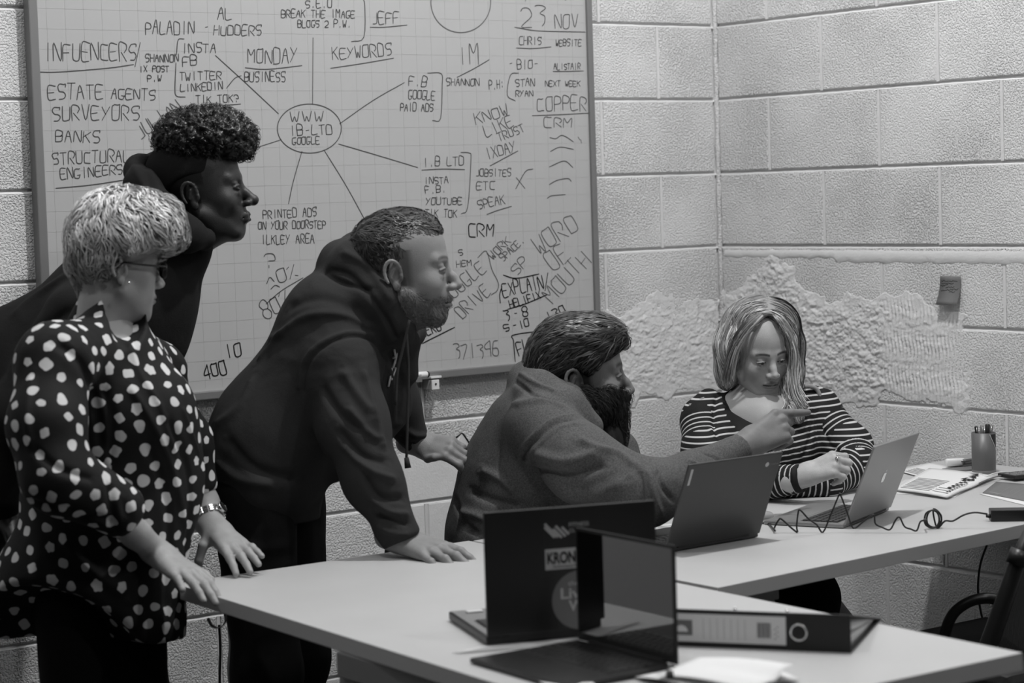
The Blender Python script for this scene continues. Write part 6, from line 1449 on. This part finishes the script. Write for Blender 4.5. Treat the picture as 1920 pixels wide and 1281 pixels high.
# stripe coordinate before displacement: along each limb, or height on the trunk
def limb_s(V, pts, rads):
    d = np.full(len(V), 9., np.float32); s_ = np.zeros(len(V), np.float32); acc = 0
    for (a, b, ra, rb) in zip(pts[:-1], pts[1:], rads[:-1], rads[1:]):
        v = b - a; L = np.linalg.norm(v); h = np.clip(((V - a) @ v) / (v @ v), 0, 1); dd = np.linalg.norm(V - a - h[:, None] * v, axis=1) - (ra + (rb - ra) * h); m = dd < d; d[m] = dd[m]; s_[m] = acc + h[m] * L; acc += L
    return d, s_
wp_ = lambda *q: [W(*k) for k in q]
dR, sR = limb_s(V, wp_((1318, 795, D5 - .02), (1322, 850, D5 - .08), (1338, 900, D5 - .14), (1420, 908, D5 - .26), (1500, 898, D5 - .34)), [Px(k, 5.6) for k in (42, 40, 38, 34, 27)])
dL, sL = limb_s(V, wp_((1540, 785, D5), (1590, 840, D5 - .06), (1606, 872, D5 - .12), (1550, 905, D5 - .2), (1450, 912, D5 - .24)), [Px(k, 5.6) for k in (42, 42, 38, 30, 22)])
hz = V[:, 2] - .012 * np.sin(((V - W(1432, 850, D5)) @ RT) * 9) - .05 * ((V - W(1432, 850, D5)) @ RT) * .6
period = .0145
co = np.where((dR < .004) & (dR <= dL), sR, np.where(dL < .004, sL, hz)); ph = co / period % 1; tone = (.135 - np.abs(ph - .5)) * 2.2
tone = np.where(((V - W(1418, 745, D5)) @ RT) ** 2 + (V[:, 2] - W(1418, 745, D5)[2]) ** 2 < .090 ** 2, -1, tone)
Vd = folds(V, Q, STR, (9, .004)); o = put('striped_top', Vd, Q, C_STR, p5, {'tone': np.clip(tone, -1, 1)}); o['label'] = 'black top with narrow white horizontal stripes'
# frills on the shoulders
for pix in ([(1508, 728), (1520, 722), (1532, 734), (1540, 746), (1548, 752)], [(1292, 764), (1304, 756), (1318, 752), (1334, 748)]):
    tube_obj('shoulder_frill', spline([W(x, y + (3 if i % 2 else -3), D5 - .03) - np.array(p5.location) for i, (x, y) in enumerate(pix)], 5), .006, C_STR, p5, 6)
fr = head_frame(1422, 664, D5 - .04, -70, 14, 3, .895)
Hv = build_head(dict(nose=.98, brow=.12, eye=.22, lip_tone=.55, neck_r=.052, jaw=.98, wide=1.02, lash=.10, lips=.85), fr)
def skin5(F):
    tor5(F, -.02); C(F, (1420, 720, D5 + .02, 46), (1426, 780, D5 - .01, 70), k=.03); C(F, (1370, 770, D5 - .02, 26), (1440, 790, D5 - .07, 34), (1495, 768, D5 - .02, 22), k=.03); armR5(F, -.016); armL5(F, -.016)
    for s_ in (-1, 1): F.chain([G(1440 + 45 * s_, D5, .50), G(1400 + 45 * s_, D5 - .42, .50), G(1410 + 45 * s_, D5 - .36, .09)], [.08, .055, .04], .04)
lo, hi = bounds([(1260, 680, 5.2), (1670, 1080, 5.8)], .12); lo[2] = .04; sk = coarse(skin5, lo, hi, .008)
wr = W(1508, 892, D5 - .345); kn = W(1556, 872, D5 - .36); xd = kn - wr; Mh = frame_from(xd, -FW * .75 + UP * .65, False)
hp = hand_prims(Mh, wr, [(50, 70, 30), (56, 75, 35), (60, 75, 35), (62, 75, 35)], [(.02, .020, -.010), (.050, .034, -.022), (.078, .026, -.034), (.095, .014, -.040)], (.05, .0, -.05, -.1), s=.88)
Rh = caps_mesh([(W(1470, 902, D5 - .32), wr, .023, .0225, .01)] + hp, .0025)
wl = W(1448, 912, D5 - .24); Ml = frame_from(-RT * .8 - FW * .2, UP, True); Lh = caps_mesh(hand_prims(Ml, wl, [(20, 30, 15)] * 4, [(.02, .022, -.008), (.05, .045, -.012), (.08, .05, -.02), (.1, .05, -.03)], s=.85), .004)
Lh[0][:, 2] += max(0, TZ + .002 - Lh[0][:, 2].min())
bV, bQ, bT = merge([Hv, (sk[0], sk[1], 1.0), (Rh[0], Rh[1], handtone(Rh[0])), (Lh[0], Lh[1], 1.0)]); put('body', bV, bQ, S_W2, p5, {'tone': bT})
rg = bpy.data.objects.new('ring', None); link(rg, p5); rc = wr + Mh @ (np.array([.098, .004, .004]) * .88) - np.array(p5.location); rg['label'] = 'chunky pale ring on the right hand'
tube_obj('band', [rc + (Mh[:, 1] * math.cos(a) + (Mh[:, 0] * .6 + Mh[:, 2] * .8) * math.sin(a)) * .0105 for a in np.linspace(0, 2 * math.pi, 14, endpoint=False)], .0016, M_CHROME, rg, 6, True)
for k in range(5):
    a = k * 1.257; q = rc + (Mh[:, 0] * .6 + Mh[:, 2] * .8) * .013 + (Mh[:, 1] * math.cos(a) + Mh[:, 0] * math.sin(a)) * .0045; o = mesh_obj('stone', *lathe([(0, .002), (.002, .0014), (.0028, 0), (0, -.002)], 8), M_CHROME, rg, True); o.location = q
# hair: bob with a parting
def hair5(F):
    Ell(F, (1422, 640, D5), (76, 76, 66), 90, k=0); Ell(F, (1430, 606, D5 - .045), (62, 44, 62), 0, k=.02); Ell(F, (1372, 642, D5 - .05), (40, 18, 40), 80, k=.02); Ell(F, (1482, 640, D5 - .055), (40, 14, 38), 95, k=.02); Ell(F, (1428, 610, D5 - .02), (68, 52, 62), 0, k=.02)
    C(F, (1372, 650, D5 - .02, 30), (1366, 698, D5 - .01, 20), (1362, 716, D5 - .01, 12), k=.03); C(F, (1482, 650, D5 - .02, 24), (1482, 700, D5 - .03, 19), (1480, 735, D5 - .06, 17), (1498, 762, D5 - .09, 13), k=.03); C(F, (1470, 720, D5 - .06, 16), (1478, 760, D5 - .10, 18), (1496, 782, D5 - .11, 10), k=.02)
    Ell(F, (1420, 700, D5 + .05), (62, 52, 30), 90, k=.03)
    M, o_ = fr; Ell(F, (1441, 622, D5 - .12), (30, 20, 50), 90, k=.012, op='sub'); F.ell(o_ + M @ np.array([-.002, .115, -.048]), np.array([.050, .066, .088]) * .895, M / .895, k=.012, op='sub'); Ell(F, (1424, 745, D5 - .1), (46, 60, 60), 0, k=.01, op='sub')
lo, hi = bounds([(1320, 540, 5.5), (1540, 810, 5.8)], .06); V, Q = coarse(hair5, lo, hi, .0033); put('hair', V, Q, H_B2, p5, {'tone': np.full(len(V), .55)})
part = W(1440, 580, D5 - .06)
def fl5(q):
    x, y, d = to_px(q); s_ = np.clip((y - 575) / 70, 0, 1); side = -1 if x < 1442 else 1
    f = RT * side * (1 - s_) * 1.0 - UP * (.25 + .9 * s_) + FW * (-.15 if y < 620 else 0)
    if x > 1465 and y > 700: f = -UP * .8 + RT * .45 + RT * .4 * math.sin(y * .12)
    return f
def tn5(q, r):
    x, y, d = to_px(q); root = np.clip(1 - (y - 562) / 45, 0, 1) * .5; return (1 - root) * r.choice([.35, .7, 1.1, 1.6], p=[.22, .33, .30, .15]) * r.uniform(.8, 1.2)
strands('hair_locks', V, Q, H_B2, p5, fl5, 6500, .10, .009, .004, .0030, tone=tn5, wob=.12, seed=31, org=p5.location, end_lift=.002)
def loose_locks(name, parent, m_, paths, n, jit, width, seed):
    "free-hanging locks: ribbons along jittered pixel/depth splines"
    r = np.random.default_rng(seed); V = []; F = []; Tn = []
    for i in range(n):
        pt = paths[i % len(paths)]; off = r.normal(0, 1, 2) * jit; sc = r.uniform(.0, 1.0); m_pts = spline(np.array([W(x + off[0] * (.3 + j * .25) , y + off[1] * (.3 + .2 * j), d + r.normal(0, .002)) for j, (x, y, d) in enumerate(pt)]), 5)
        cut = int(len(m_pts) * r.uniform(.75, 1)); m_pts = m_pts[:cut]; tg = np.gradient(m_pts, axis=0); sd = np.cross(tg, FW); sd /= np.linalg.norm(sd, axis=1)[:, None] + 1e-9; b0 = len(V); k = len(m_pts); w0 = width * r.uniform(.5, 1.2); tn = r.choice([.35, .7, 1.1, 1.6], p=[.25, .35, .27, .13])
        for j in range(k):
            wj = w0 * (1 - (j / k) ** 2.5) * .5; V.append(m_pts[j] + sd[j] * wj); V.append(m_pts[j] - sd[j] * wj - FW * w0 * .3); Tn += [tn * (.7 + .4 * j / k)] * 2
        for j in range(k - 1): F.append((b0 + 2 * j, b0 + 2 * j + 1, b0 + 2 * j + 3, b0 + 2 * j + 2))
    o = mesh_obj(name, np.array(V) - np.array(parent.location), np.array(F), m_, parent, True, {'tone': Tn}); o['kind'] = 'stuff'
loose_locks('framing_locks', p5, H_B2, [[(1441, 580, 5.60), (1420, 600, 5.565), (1396, 625, 5.560), (1379, 658, 5.575), (1370, 696, 5.60), (1366, 722, 5.62)], [(1441, 580, 5.60), (1408, 598, 5.570), (1382, 630, 5.570), (1368, 668, 5.60), (1362, 704, 5.62), (1360, 724, 5.63)],
  [(1441, 580, 5.60), (1461, 602, 5.570), (1478, 630, 5.575), (1487, 662, 5.59), (1485, 702, 5.60), (1490, 742, 5.58), (1504, 770, 5.56)], [(1441, 580, 5.60), (1468, 602, 5.58), (1486, 636, 5.60), (1492, 678, 5.62), (1488, 718, 5.60), (1502, 750, 5.58), (1516, 768, 5.57)]], 520, 3.2, .0032, 77)
l1 = [G(1395, D5, .52), G(1400, D5 - .42, .52), G(1410, D5 - .36, .09)]; l2 = [G(1485, D5, .52), G(1510, D5 - .42, .52), G(1520, D5 - .36, .09)]
trousers('trousers', p5, [l1, l2], G(1440, D5, .56), C_TR, hipr=.14); shoes(p5, [l1[2], l2[2]], -FW)
cb5 = G(1440, D5 + .04, 0); chair('dining_chair', 'black plastic chair that the woman in stripes sits on', (cb5[0], cb5[1], 0), math.radians(-37), seat=.42, back=.74)
